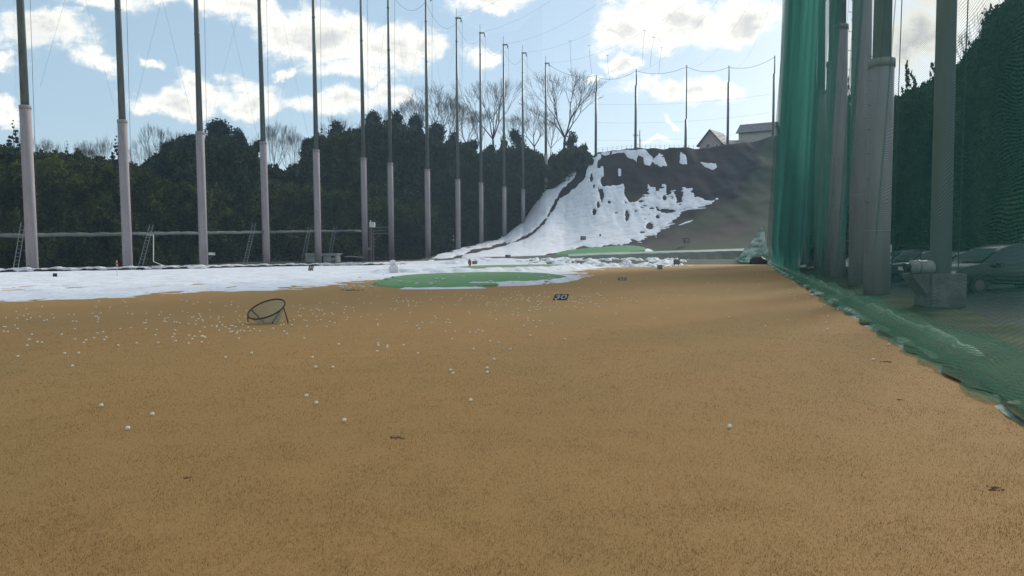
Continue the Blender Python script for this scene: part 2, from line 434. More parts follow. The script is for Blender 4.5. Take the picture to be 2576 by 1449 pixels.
C = C * (1 - low) + (np.array([.055, .075, .058]) * (.5 + 1.0 * n2)) * low
paint(me, 'cover', C.reshape(-1, 3))
M_hill = mat('hill_cover', (.06, .05, .06), None, 3, .9, .6, 2.5, .2)
nt = M_hill.node_tree; at = nt.nodes.new('ShaderNodeVertexColor'); at.layer_name = 'cover'
nt.links.new(at.outputs[0], nt.nodes['Principled BSDF'].inputs['Base Color'])
tag(link(me, 'hillside', None, [M_hill], True), kind='structure')

# ------------------------------------------------------------------ snow
def snow_sheet(name, X, Y, base, th, material=None, smooth=True):
    keep = th > -.03
    Z = base + np.minimum(th, 5)
    Fc = grid_faces(*X.shape, keep=keep)
    V, Fc = compact(np.stack([X, Y, Z], -1).reshape(-1, 3), Fc)
    me = np_mesh(name, V, Fc)
    return tag(link(me, name, None, [material or M_snow], smooth), kind='structure')
gp = lambda L_: [tuple(G(a, b)[:2]) for a, b in L_]
# field snow
S1 = gp([(-90, 770), (0, 757), (112, 754), (275, 746), (375, 742), (500, 737), (644, 732), (700, 727), (784, 721), (850, 713), (899, 707), (943, 703),
         (1000, 704), (1200, 702), (1400, 702), (1436, 698), (1450, 690), (1500, 678), (1560, 673), (1640, 668.5), (1725, 666), (1700, 656), (1060, 656), (850, 664), (400, 674), (0, 681), (-90, 684)])
xs = np.arange(-56, 26, .22); ys = np.arange(24, 106, .22)
X, Y = np.meshgrid(xs, ys)
d = sdf(X, Y, S1)
base = np.where(Y > 99.5, terr(X, Y), 0.0)
edge = itp(Y, [25, 45, 70, 106], [1.3, 2.6, 3.6, 2.5])
nzf = fbm(X * .7, Y * .7, 5, 31) - .5 + (fbm(X * 2.6, Y * 2.2, 2, 35) - .5) * .9
nzb = fbm(X * .18, Y * .35, 3, 32) - .5
s = d / edge + nzf * 1.5 + nzb * 1.3
px_, _ = proj(X, Y, base)
patch = itp(px_, [1400, 1470, 1560, 1700], [0, .5, 1.0, 1.5]) * itp(Y, [90, 100], [.3, 1])
s = s - patch
th = .055 * np.tanh(s * 1.4) + .07 * (fbm(X * 1.3, Y * 1.3, 4, 33) - .5) * (s > 0)
th = np.where((s > .3) & (fbm(X * 1.1, Y * .8, 3, 34) > .73 - .07 * itp(Y, [40, 60], [1, 0])), -.02, th)
stk = fbm(X * 1.1, Y * 2.6, 3, 36); th = np.where((stk > .69) & (s < 4.5), -.02, th)
# ridges heaped round the practice greens
def ridge(pts, w, h, seed, lump=.5):
    q = linedist(X, Y, gp(pts)); n = fbm(X * 1.6, Y * 1.6, 3, seed)
    return h * (1 - (q / (w * (.7 + .6 * n))) ** 2) * (1 - lump + 2 * lump * n)
th = np.maximum(th, ridge([(1190, 720), (1240, 719.5), (1290, 718.5), (1350, 715), (1400, 710.5), (1434, 704), (1441, 699)], .50, .20, 41, .35))
th = np.maximum(th, ridge([(1030, 727), (1080, 727), (1150, 726), (1200, 725)], .42, .07, 42))
th = np.maximum(th, ridge([(980, 687), (1050, 687), (1120, 687), (1200, 686), (1300, 684), (1400, 680), (1470, 674)], 1.6, .36, 43))
th = np.maximum(th, ridge([(1150, 665), (1300, 660), (1450, 658), (1560, 660)], 2.5, .30, 44, .8))
lump = fbm(X * 1.2, Y * .9, 3, 45); zone = (Y > 84) & (s > -1.2) & (px_ > 1330); th = np.where(zone, (lump - .50) * .9 + .02, th)
snow_sheet('snow', X, Y, base, th)
# snow on the hillside
MAIN = [(1150, 650), (1168, 640), (1200, 634), (1250, 623), (1300, 608), (1340, 590), (1370, 562), (1392, 528), (1408, 497), (1440, 481), (1457, 464), (1472, 445), (1482, 420), (1492, 400), (1503, 388), (1520, 383),
        (1508, 402), (1498, 425), (1516, 418), (1519, 440), (1512, 462), (1530, 466), (1568, 465), (1573, 490), (1583, 508), (1595, 506), (1610, 493), (1628, 488), (1632, 468), (1652, 478), (1674, 472), (1680, 485), (1690, 480), (1700, 478), (1706, 508), (1714, 500), (1718, 476), (1736, 476), (1744, 492), (1780, 506), (1812, 507),
        (1790, 514), (1755, 521), (1715, 534), (1702, 552), (1690, 566), (1650, 586), (1630, 598), (1590, 608), (1540, 616), (1480, 622), (1400, 634), (1340, 650), (1290, 655)]
STRIP = [(1062, 657), (1100, 641), (1150, 629), (1210, 612), (1265, 598), (1288, 578), (1312, 560), (1328, 535), (1347, 505), (1362, 485), (1382, 470), (1398, 455), (1420, 440), (1447, 428), (1444, 447), (1424, 470), (1408, 483), (1389, 522), (1366, 555), (1338, 582), (1300, 603), (1250, 616.5), (1197, 628), (1162, 640), (1130, 651)]
TOPS = [[(1565, 641), (1600, 635), (1622, 629), (1642, 632), (1625, 637), (1590, 643)], [(1505, 391), (1540, 381), (1580, 377), (1622, 376), (1641, 398), (1636, 416), (1622, 413), (1619, 393), (1606, 392), (1600, 409), (1592, 400), (1580, 396), (1570, 384)],
        [(1643, 404), (1660, 383), (1670, 392), (1678, 418), (1650, 415)], [(1708, 411), (1712, 383), (1725, 390), (1727, 413)], [(1757, 406), (1775, 409), (1800, 411), (1804, 420), (1795, 427), (1775, 422)],
        [(1782, 511), (1803, 496), (1808, 499), (1790, 512)], [(1703, 566), (1745, 551), (1752, 552), (1712, 568)], [(1555, 424), (1563, 424), (1563, 442), (1556, 442)], [(1499, 636), (1560, 634), (1630, 626), (1640, 630), (1600, 637), (1520, 641)]]
HOLES = [(1512, 490, 6, 18), (1505, 515, 6, 12), (1495, 534, 8, 13), (1488, 450, 4, 12), (1578, 541, 6, 14), (1634, 567, 9, 10), (1681, 531, 20, 5), (1533, 509, 4, 4), (1672, 499, 6, 8), (1709, 497, 8, 12), (1494, 470, 3, 7), (1600, 532, 6, 3), (1612, 507, 6, 3), (1550, 536, 5, 3), (1640, 525, 7, 3), (1655, 545, 6, 6), (1700, 560, 8, 3), (1616, 585, 8, 3)]
xs = np.arange(-16, 60, .26); ys = np.arange(101.5, 194, .26)
X, Y = np.meshgrid(xs, ys); base = terr(X, Y); PX, PY = proj(X, Y, base)
dm = sdf(PX, PY, MAIN); d = dm
nf = fbm(X * .62, Y * .13, 4, 51) - .5; ng = fbm(X * 1.7, Y * .42, 3, 52) - .5
rag = itp(PX, [1300, 1480, 1600], [6, 14, 18])
s = d + nf * rag + ng * rag * .5 + itp(PX, [1560, 1640], [0, 22]) * (fbm(X * .5, Y * 1.3, 3, 55) - .5)
ds = sdf(PX, PY, STRIP) + nf * 12 + ng * 6; s = np.maximum(s, ds)
for T_ in TOPS: s = np.maximum(s, sdf(PX, PY, T_) + nf * 7)
for (a, b, c, e) in HOLES:
    q = 1 - np.hypot((PX - a) / c, (PY - b) / e); s = np.where(q + nf * 1.4 > 0, -3, s)
speck = fbm(X * .8, Y * .45, 3, 53)
s = np.where((PX > 1480) & (speck > .76 + .002 * np.clip(PY - 520, 0, 200)), -3, s)
th = .16 * np.tanh(s / 4) + .10 * (fbm(X * .8, Y * .8, 4, 54) - .5)
snow_sheet('hillside_snow', X, Y, base, th, M_snow)

# ------------------------------------------------------------------ far berm with net-covered face
BT = [(1060, 657), (1200, 652.5), (1300, 650.5), (1400, 646.5), (1500, 641.5), (1600, 638.5), (1700, 635.5), (1800, 632.5), (1930, 628.5)]
mb = MB(); topm = MB(); pv = None
for k in range(0, 88):
    px = 1060 + k * 10; pt = np.interp(px, [q[0] for q in BT], [q[1] for q in BT])
    a = P(px, pt, 107.0); j = .05 * math.sin(k * 1.7) + .04 * math.sin(k * .6)
    b = Vector((a.x, 104.6 + j, float(terr(a.x, 104.6)) - .1)); c = a + Vector((0, j, j * .4)); dd = Vector((a.x * 111 / 107, 111.0, a.z + .30)); e = Vector((a.x * 120 / 107, 120.0, min(a.z, 1.9) - .9))
    row = (b, c, dd, e)
    if pv:
        mb.add([pv[0], row[0], row[1], pv[1]], [(0, 1, 2, 3)]); mb.add([pv[2], row[2], row[3], pv[3]], [(0, 1, 2, 3)])
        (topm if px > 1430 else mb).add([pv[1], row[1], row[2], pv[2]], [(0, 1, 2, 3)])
    pv = row
M_bface = mat('netted_bank', (.035, .06, .05), (.06, .09, .07), 1.2, .8, .8, 3, stretch=(.4, 1, 2))
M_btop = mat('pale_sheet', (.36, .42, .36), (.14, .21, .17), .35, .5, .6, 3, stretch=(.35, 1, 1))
bo = mb.build('embankment', M_bface); tag(bo, kind='structure')
to = topm.build('embankment_top', M_btop); tag(to, kind='structure')

# ------------------------------------------------------------------ practice greens
def green(name, outline, Ys, zf, zb, m, drop=.35):
    """outline in view coordinates on a tilted plane from (Y0,zf) to (Y1,zb)"""
    Y0, Y1 = Ys; pts = []
    for px, py in outline:
        r, f, dz = ray(px, py); k = (zb - zf) / (Y1 - Y0)      # z = zf + k (Y-Y0)
        t = (zf - k * Y0 - CAMZ) / (dz - k * f)
        pts.append(Vector((r * t, f * t, CAMZ + dz * t)))
    n = 72; # resample with Catmull-Rom
    out = []
    N_ = len(pts)
    for i in range(N_):
        p0, p1, p2, p3 = pts[i - 1], pts[i], pts[(i + 1) % N_], pts[(i + 2) % N_]
        for k in range(5):
            t = k / 5
            out.append(.5 * ((2 * p1) + (p2 - p0) * t + (2 * p0 - 5 * p1 + 4 * p2 - p3) * t * t + (3 * p1 - 3 * p2 + p3 - p0) * t ** 3))
    c = sum(out, Vector()) / len(out); V = []; Fc = []; n = len(out)
    rings = [(1.012, -drop), (1.006, -drop * .45), (1.0, -.02), (.97, .03), (.85, .06), (.6, .08), (.3, .09)]
    for s_, dz in rings:
        for p in out:
            q = c + (p - c) * s_; V.append((q.x, q.y, q.z + dz))
    V.append((c.x, c.y, c.z + .09))
    for r_ in range(len(rings) - 1):
        for i in range(n):
            a = r_ * n + i; b = r_ * n + (i + 1) % n; Fc.append((a, b, b + n, a + n))
    me = bpy.data.meshes.new(name); e = (len(rings) - 1) * n
    me.from_pydata(V, [], Fc + [(e + i, e + (i + 1) % n, len(V) - 1) for i in range(n)]); me.update()
    return tag(link(me, name, None, [m], True), kind='structure')
green('putting_green', [(942.5, 708.5), (997, 695), (1060, 689.5), (1140, 686.5), (1220, 685), (1288, 684.8), (1363, 687), (1401, 691), (1427, 696), (1398, 702), (1350, 707.5), (1288, 712), (1210, 717), (1124, 720), (1040, 720), (978, 718)], (36, 54), .10, .30, M_turf, .14)
green('putting_green', [(1083, 681), (1120, 675), (1180, 669.5), (1250, 667), (1330, 666), (1400, 665.5), (1425, 667), (1395, 671.5), (1330, 675.5), (1260, 678.5), (1190, 681), (1120, 683)], (62, 86), .12, .36, M_turf_dull, .16)
green('putting_green', [(1396, 641), (1410, 633), (1450, 627), (1500, 622.5), (1550, 618.5), (1590, 617.5), (1622, 623), (1600, 630), (1550, 636), (1490, 640.5), (1430, 642.5)], (117, 133), 1.15, 2.75, M_turf_far, .7)

# ------------------------------------------------------------------ net poles
ORD = ['first', 'second', 'third', 'fourth', 'fifth', 'sixth', 'seventh', 'eighth', 'ninth', 'tenth', 'eleventh', 'twelfth', 'thirteenth', 'fourteenth', 'fifteenth', 'sixteenth', 'seventeenth', 'eighteenth']
def pole(basepx, Y, z0, joint_z, top_z, rad, lean, label, group, steel=.72, bracket=True, conc=True):
    x0 = (basepx - 1288) / F * Y * 1.0
    base = Vector((x0, Y, z0)); o = empty('net_pole', base, label, 'net pole', group)
    H = top_z - z0; jz = joint_z - z0
    f = lambda h: Vector((lean * h, 0, h))
    if conc:
        m1 = MB(); m1.tube([f(-.6), f(jz * .5), f(jz)], [rad, rad * .985, rad * .97], 20)
        for k in range(int(jz / .45)):            # step bolts up both sides
            h = .9 + k * .45
            sgn = -1 if k % 2 else 1
            p = f(h) + Vector((-rad * .9, -rad * .3 * sgn, 0)); m1.tube([p, p + Vector((-.16, 0, 0)), p + Vector((-.16, 0, .05))], .014, 4)
        m1.tube([f(jz * .28), f(jz * .28 + .05)], rad * 1.012, 20)
        m1.build('concrete_shaft', M_conc, o, True)
    r2 = rad * steel; m2 = MB()
    for hb in (.35, .62, .85):
        hh_ = jz + (H - jz) * hb; m2.tube([f(hh_), f(hh_ + .18)], r2 * (1.06 - .5 * hb * .9) , 12)
    m2.tube([f(jz - .1), f(jz + .02 + (H - jz) * .45), f(H)], [r2, r2 * .8, r2 * .42], 14)
    m2.build('steel_mast', M_steel if group.startswith('net poles') else M_steel2, o, True)
    if conc:
        m3 = MB(); m3.tube([f(jz - .25), f(jz + .05)], rad * 1.04, 20); m3.build('joint_collar', M_conc, o, True)
    if bracket:
        m4 = MB(); m4.box(f(H - .15) + Vector((.35, 0, 0)), (1.1, .25, .22)); m4.tube([f(H), f(H + 1.6)], .05, 5)
        m4.tube([f(H - .3) + Vector((.85, 0, 0)), f(H - .9) + Vector((.85, 0, 0))], .12, 6); m4.build('head_bracket', M_steel, o)
    m5 = MB(); q = rad + .12
    m5.tube([f(H - .4) + Vector((q + .5, 0, 0)), f(H * .4) + Vector((q + .2, 0, 0)), f(1.0) + Vector((q, 0, 0))], .018, 4)
    m5.build('halyard', M_cable, o)
    return o
LP = [(82, 63.6, 267, -45), (322, 73.5, 303, -38), (513, 82.5, 332, -29), (671, 97, 358, -28), (801, 104, 378, -19), (919, 116, 398, -17), (985, 121, 411, -13),
      (1077, 125, 427, -9), (1153, 140, 452, -8), (1211, 155, 460, -6), (1269, 163, 470, -5), (1316, 172, 477, -4), (1373, 182, None, -3)]
TOPZ = [44.5] * 7 + [43.5, 44.6, 46.2, 46.0, 46.6, 46.8]
LPOS = []
for i, (bx, Yp, jy, lean1000) in enumerate(LP):
    x0 = (bx - 1288) / F * Yp; z0 = float(terr(x0, Yp)) if Yp > 100 else 0.0
    jz = (P(bx, jy, Yp).z if jy else z0 + 8.5)
    # the camera's tilt already spreads verticals a little; the rest is real lean
    lean = lean1000 / 1000. - (bx - 1288) / 40000.
    extra = '' if i != 12 else ', on the snowy bank'
    pole(bx, Yp, z0, jz, TOPZ[i], .45, lean, 'concrete net pole with dark steel mast, %s from the left%s' % (ORD[i], extra), 'net poles along the left edge of the range', conc=True)
    LPOS.append(Vector((x0 + lean * (TOPZ[i] - z0), Yp, TOPZ[i])))
BP = [(1497, 190, 385, 230), (1596, 174, 378, 215), (1721, 164, 376, 300), (1826, 165, 374, 207), (1939, 140, 362, 185)]
BLAB = ['left end', 'second from the left', 'middle one, tallest', 'fourth, in front of the gabled house', 'right end, beside the green net']
BPOS = []
for i, (bx, ty, by, jy) in enumerate(BP):
    Yp = 193.0; z0 = P(bx, by, Yp).z - 1.0; tz = P(bx, ty, Yp).z; jz = P(bx, jy, Yp).z; x0 = (bx - 1288) / F * Yp
    o = empty('ridge_pole', (x0, Yp, z0), 'thin dark pole on the ridge, %s' % BLAB[i], 'net pole', 'thin poles along the top of the ridge')
    m = MB(); m.tube([(0, 0, 0), (0, 0, jz - z0)], [.34, .27], 10); m.build('mast', M_steel, o, True)
    m = MB(); m.tube([(.12, 0, jz - z0 - .3), (.1, 0, tz - z0)], [.17, .14], 8); m.build('mast_extension', M_steel, o, True)
    BPOS.append(Vector((x0, Yp, tz)))

# right-hand poles behind the net
RPOS = []
def rpole(px, Y, dia, jz, lean, label, conc=True, z0=0.0):
    o = pole(px, Y, z0, jz, 45.5, dia / 2, lean, label, 'large net poles behind the green net', conc=conc, bracket=False)
    RPOS.append(Vector(((px - 1288) / F * Y, Y, 45.5))); return o
RP_G = 'large net poles behind the green net'
r1 = rpole(2366, 22.0, .80, 1.10, -.004, 'thick grey-green steel net pole on a concrete pier, nearest behind the net', conc=False)
r1m = MB(); r1m.box((.0, 0, .35), (.98, .95, 1.5))
r1m.add([(-.49, -.35, 1.10), (-.95, -.35, 1.10), (-.95, -.35, .98), (-.49, -.35, .42), (-.49, .35, 1.10), (-.95, .35, 1.10), (-.95, .35, .98), (-.49, .35, .42)],
        [(0, 1, 2, 3), (7, 6, 5, 4), (1, 0, 4, 5), (2, 1, 5, 6), (3, 2, 6, 7)])
r1m.build('concrete_pier', mat('pier_concrete', (.20, .18, .19), (.12, .11, .115), 1.5, .9, .4, 12, c3=(.09, .085, .08), scale3=2.2), r1)
rpole(2205, 28.5, .92, 8.85, .001, 'broad concrete net pole with step bolts and low ragged joint behind the net')
rpole(2160, 36.0, .90, 15.6, -.008, 'tall concrete net pole between the stepped pole and the shorter-shafted pair')
rpole(2108, 47.0, .90, 15.6, -.010, 'concrete net pole with a rounded shaft top, right one of the overlapping pair')
rpole(2090, 56.0, .90, 15.6, -.010, 'concrete net pole with a lower joint, left one of the overlapping pair')
for px, Y, w in ((2060, 66, 'nearest'), (2040, 77, 'middle'), (2022, 88, 'farthest')):
    rpole(px, Y, .9, 15.6, -.008, 'net pole dimly seen through the dense teal net, %s of three' % w)
# motor housing on the pier
mo = empty('winch_motor', r1.location + Vector((-.62, 0, 1.12)), 'pale cylindrical winch motor on the pier bracket', 'motor')
m = MB(); m.tube([(-.34, -.1, .17), (-.30, -.1, .17), (.30, -.1, .17), (.34, -.1, .17)], [.15, .20, .20, .16], 16); m.build('housing', mat('winch_paint', (.34, .35, .34), (.24, .25, .25), 6, .6), mo, True)
m = MB(); m.tube([(-.36, -.1, .17), (-.48, -.1, .17)], .12, 12); m.box((-.42, -.1, .03), (.12, .3, .06)); m.build('pulley', M_black, mo)
m = MB(); m.tube([(-.12, -.1, .17), (-.05, -.1, .17)], .207, 16); m.build('band', M_galv, mo, True)

# ------------------------------------------------------------------ cables and thin ropes
def cable(name, a, b, sag, r, label, cat, group, n=18):
    pts = [a.lerp(b, k / n) - Vector((0, 0, sag * 4 * (k / n) * (1 - k / n))) for k in range(n + 1)]
    m = MB(); m.tube(pts, r, 4); o = m.build(name, M_cable); return tag(o, label, cat, group)
for i, (a, b) in enumerate(zip(LPOS[6:-1], LPOS[7:])):
    cable('top_rope', a - Vector((0, 0, 1)), b - Vector((0, 0, 1)), 2.4, .022, 'drooping net rope between the %s and %s poles from the left' % (ORD[i + 6], ORD[i + 7]), 'rope', 'ropes drooping between pole heads')
for i in range(4): cable('top_rope', BPOS[i] - Vector((0, 0, .4)), BPOS[i + 1] - Vector((0, 0, .4)), 1.2, .04, 'net rope between the %s and %s ridge poles' % (ORD[i], ORD[i + 1]), 'rope', 'ropes between the ridge poles')
cable('top_rope', LPOS[-1], BPOS[0], 1.5, .04, 'net rope from the last left pole to the first ridge pole', 'rope', 'ropes between the ridge poles')
far_r = [Vector((NETX(q) + 2.4, q, 45.5)) for q in (22, 36, 47, 57, 66, 77, 88, 100, 112)]
pairs = [(7, 1), (8, 2), (8, 3), (9, 4), (10, 5), (11, 6), (12, 7)]
for k, (i, j) in enumerate(pairs):
    cable('overhead_cable', LPOS[i], far_r[j], 5.0, .012, 'overhead cable %s of the fan from the %s left pole' % (ORD[k], ORD[i]), 'cable', 'overhead cables crossing the sky', 30)
for k in range(4):
    cable('overhead_cable', BPOS[k] - Vector((0, 0, .6)), far_r[[5, 6, 7, 8][k]] - Vector((0, 0, 1)), 5.0, .013, 'overhead cable from the %s ridge pole up to the right' % ORD[k], 'cable', 'overhead cables crossing the sky', 30)
for k, yy in enumerate((262, 308, 352)):
    a = P(1500, yy, 192); b = P(1938, yy - 25, 192)
    cable('net_rope', a, b, 1.0, .014, 'faint level rope of the back net, %s of three' % ('top', 'middle', 'bottom')[k], 'rope', 'level ropes of the back net')
for k, (px, y0, y1, dx) in enumerate(((1434, 103, 180, 4), (1482, 115, 186, 7), (1528, 139, 204, 6), (1622, 76, 160, -6), (1645, 94, 166, -10), (1665, 120, 190, -8))):
    Yc = 150.0; a = P(px, y0, Yc); b = P(px + dx, y1, Yc)
    m = MB(); m.tube([a, a.lerp(b, .5) + Vector((-.1, 0, 0)), b], .022, 4); m.box(a, (.7, .05, .05))
    tag(m.build('drop_line', M_cable), 'drop line hanging from the overhead cables, %s from the left' % ORD[k], 'rope', 'drop lines under the cables')
# crossed guy wires between left poles
for i in range(0, 8):
    a, b = LP[i], LP[i + 1]
    xa, xb = (a[0] - 1288) / F * a[1], (b[0] - 1288) / F * b[1]
    for s_ in (0, 1):
        p = Vector((xa, a[1], 43 if s_ else 12)); q = Vector((xb, b[1], 12 if s_ else 43))
        m = MB(); m.tube([p.lerp(q, .12), p.lerp(q, .88)], .008, 4)
        tag(m.build('guy_wire', M_cable), 'faint guy wire %s to the right between the %s and %s left poles' % ('falling' if s_ else 'rising', ORD[i], ORD[i + 1]), 'wire', 'crossed guy wires between the left poles')

# ------------------------------------------------------------------ netting
def sheet(name, fn, us, vs, m, parent=None):
    U, V = np.meshgrid(us, vs); X, Y, Z = fn(U, V)
    me = np_mesh(name, np.stack([X, Y, Z], -1).reshape(-1, 3), grid_faces(*U.shape))
    uv = me.uv_layers.new(name='UVMap'); li = np.empty(len(me.loops), np.int32); me.loops.foreach_get('vertex_index', li)
    uv.data.foreach_set('uv', np.stack([U.ravel()[li], V.ravel()[li]], -1).astype(np.float32).ravel())
    return link(me, name, parent, [m], True)
# thin boundary net behind the left poles
M_netl = net_material('fine_boundary_net', (.06, .12, .11), .03, .0, .35, 0, .4)
lx_, ly_ = [(q[0] - 1288) / F * q[1] for q in LP], [q[1] for q in LP]
lz_ = [0 if q[1] < 100 else float(terr((q[0] - 1288) / F * q[1], q[1])) for q in LP]
def left_net(U, V):
    t = U; x = np.interp(t, range(len(lx_)), lx_); y = np.interp(t, range(len(ly_)), ly_); z0 = np.interp(t, range(len(lz_)), lz_)
    b = np.sin(np.pi * (t % 1)) ; x = x - 1.0 - .5 * b * np.sin(np.pi * V / 16)
    z = z0 + V
    return x, y, z
o = sheet('boundary_net', left_net, np.arange(-1, 12.01, .1), np.linspace(0, 43.5, 16), M_netl)
tag(o, 'fine dark green netting stretched behind the left row of poles', 'net')

M_net = net_material('green_cord_net', (.036, .145, .115), .11, .34, .055, .22, .5)
M_netd = net_material('gathered_net', (.11, .44, .35), .40, .08, .12, 0, .72)
M_skirt = net_material('net_skirt', (.13, .29, .19), .16, .50, .065, .35, .4)
sn = empty('side_net', (NETX(20), 20, 0), 'tall green golf net hanging along the right edge and sagging onto the grass', 'net')
loc = np.array(sn.location)
def wall(U, V):
    # U distance from viewer (Y), V height
    wv = .10 + .006 * U
    h = np.clip(V / 45, 0, 1)
    x = NETX(U) + .55 + 1.9 * h ** .8
    x = x + wv * (np.sin(U * 2.1 + .12 * V) * .6 + np.sin(U * .83 + 1.3) * .9) * np.clip(V / 2, .25, 1) * np.clip((U - 9) / 20, .15, 1)
    x = x + .35 * np.exp(-((U - 9.2 - .10 * V) / .45) ** 2)           # the hanging crease
    x = x - .25 * np.sin(np.pi * np.clip(V / 9, 0, 1)) * np.exp(-((U - 13.5) / 3.0) ** 2)
    z = .42 + V + .05 * np.sin(U * 1.3)
    return x - loc[0], U - loc[1], z - loc[2]
us = np.concatenate([np.arange(3.5, 16, .08), np.arange(16, 44, .16), np.arange(44, 100.4, .3)])
vs = np.concatenate([np.arange(0, 3, .25), np.arange(3, 12, 1.0), np.arange(12, 46, 3.0)])
sheet('net_wall', wall, us, vs, M_net, sn)
def gathered(off, amp, lam, ph):
    def f(U, V):
        h = np.clip(V / 45, 0, 1); x = NETX(U) + off + 2.0 * h ** .8 + amp * np.sin(U * 2 * math.pi / lam + ph) * np.clip(.35 + V / 8, 0, 1)
        return x - loc[0], U - loc[1], V + .25
    return f
sheet('gathered_folds', gathered(.75, .45, 3.1, .4), np.arange(52, 100.5, .2), np.array([0, 1, 2, 4, 8, 14, 22, 32, 45.]), M_netd, sn)
sheet('gathered_folds', gathered(1.2, .6, 4.7, 2.0), np.arange(64, 100.5, .25), np.array([0, 1, 2, 4, 8, 14, 22, 32, 45.]), M_netd, sn)
# the bottom of the net, slack on the ground
prof_o = np.array([-.12, .02, .14, .28, .42, .55]); prof_z = np.array([.02, .07, .10, .17, .30, .44])
def skirt(U, V):
    o_ = np.interp(V, np.linspace(0, 1, 6), prof_o); z = np.interp(V, np.linspace(0, 1, 6), prof_z)
    n = np.sin(U * 3.3 + 5 * V) * .05 + np.sin(U * 1.1 + 2 * V + 1) * .08 + (vnoise(U * 2.4, V * 3, 3) - .5) * .16 + (vnoise(U * 6.5, V * 7, 6) - .5) * .07
    grow = np.clip(1.45 - U / 80, .9, 1.4)
    pinch = np.exp(-((U - 20) / .8) ** 2) + np.exp(-((U - 10.6) / .6) ** 2)
    x = NETX(U) + o_ * grow + n * (1 - V) + pinch * .2 * (1 - V) + (vnoise(U * .5, V * 0 + 3, 8) - .5) * .35 * (1 - V)
    z = np.maximum(z + n * .8 * np.sin(np.pi * V) + pinch * .10 * np.sin(np.pi * V), .012)
    return x - loc[0], U - loc[1], z
sheet('net_skirt', skirt, np.arange(3.5, 100, .07), np.linspace(0, 1, 14), M_skirt, sn)
# slack second layer swagging low inside the wall between fixing points
def swag(U, V):
    t = (U - 10.5) / 9.5; s_ = np.sin(np.pi * np.clip(t % 1, 0, 1))
    x = NETX(U) + .15 + .40 * V - .20 * s_ * (1 - V); z = .05 + (.50 - .22 * s_) * V + .03
    return x - loc[0], U - loc[1], z
sheet('net_skirt', swag, np.arange(3.6, 58, .12), np.linspace(0, 1, 6), M_skirt, sn)
def bundle(U, V):
    x = NETX(101) - 3.3 * (1 - U) + 1.0 * U + .1 * np.sin(V * 9); y = 101.0 + 3.5 * V + 1.5 * U
    z = .2 + 4.6 * V * U ** 1.3 + .5 * V + .35 * np.abs(np.sin((U * .6 - V * .8) * 13)) * U + (vnoise(U * 9, V * 9, 4) - .5) * .5
    return x - loc[0], y - loc[1], z - loc[2]
sheet('gathered_bundle', bundle, np.linspace(0, 1, 60), np.linspace(0, 1, 40), mat('bundled_net', (.10, .17, .13), (.42, .50, .43), .8, .8, .8, 3, lo=.40, hi=.62, stretch=(1, 1, 2)), sn)
for k, (px, Yf, w_) in enumerate(((1984, 92, .05), (1999, 84, .07), (2013, 76, .06))):  # added pale strips standing in for highlights on the net's folds
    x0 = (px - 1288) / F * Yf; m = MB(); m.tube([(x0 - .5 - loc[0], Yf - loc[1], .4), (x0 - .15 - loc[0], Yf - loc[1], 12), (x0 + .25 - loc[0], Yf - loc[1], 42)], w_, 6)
    m.build('fold_highlight', mat('fold_highlight_tone', (.16, .42, .34), (.12, .34, .28), 1, .8, trans=.4), sn, True)
m = MB(); m.sphere((NETX(100) - 1.1, 100.2, .3), .9, 12, 8, (1.3, .8, .9), .15); tag(m.build('rubble_heap', M_black, None, True), 'dark heap at the far foot of the green net', 'heap')
# snow and frost along the foot of the net
U = np.arange(4, 100, .16); O = np.arange(-.1, 1.3, .09)
UU, OO = np.meshgrid(U, O); XX = NETX(UU) + OO
n = fbm(UU * .9, OO * 2.2, 4, 61); n2 = fbm(UU * .35, OO * .1, 3, 62)
th = .02 + (.09 * np.exp(-((OO - .16) / .17) ** 2) + .22 * np.exp(-((OO - .86) / .13) ** 2)) * np.clip(.3 + n * 1.2, 0, 1.3) + (n - .5) * .08 - .035 - np.where(n2 < .38, .06, 0) + .05 * np.exp(-((OO - .08) / .10) ** 2) * np.clip((UU - 14) / 10, 0, 1)
th = np.where(UU < 12, th - .06 * (12 - UU) / 8, th) * np.clip(.55 + UU / 60, .55, 1.2)
snow_sheet('snow_strip', XX, UU, np.full_like(XX, .0), th, mat('frosted_edge', (.32, .41, .33), (.12, .17, .12), 2.5, .8, .8, 9, detail=8))

def grass_verge(U, V):
    x = NETX(U) - .02 + V * 2.8 + .10 * np.sin(U * 2.3) * (1 - V) + .06 * np.sin(U * 5.1) * (1 - V); z = .03 + .15 * V + .03 * np.sin(U * 1.7) * V
    return x, U, z
M_verge = mat('rough_grass', (.05, .065, .03), (.03, .04, .02), 4, .9, .6, 30, .1, c3=(.09, .10, .04), scale3=.7)
o = sheet('verge', grass_verge, np.arange(-6, 100, .5), np.linspace(0, 1, 9), M_verge); tag(o, kind='structure')
# car park behind the net: a slightly raised verge
xs = np.arange(0, 1.001, .02); 
def verge(U, V):
    x = NETX(U) + 2.7 + V * 60; z = .10 + .30 * np.clip(V * 60 / 4, 0, 1) + .02 * np.sin(U)
    return x, U, z
M_asph = mat('asphalt', (.028, .032, .031), (.020, .024, .023), 3, .9, .3, 30)
o = sheet('car_park', verge, np.arange(-10, 120, 2.0), np.array([0, .02, .05, .1, .3, 1.0]), M_asph); tag(o, kind='structure')

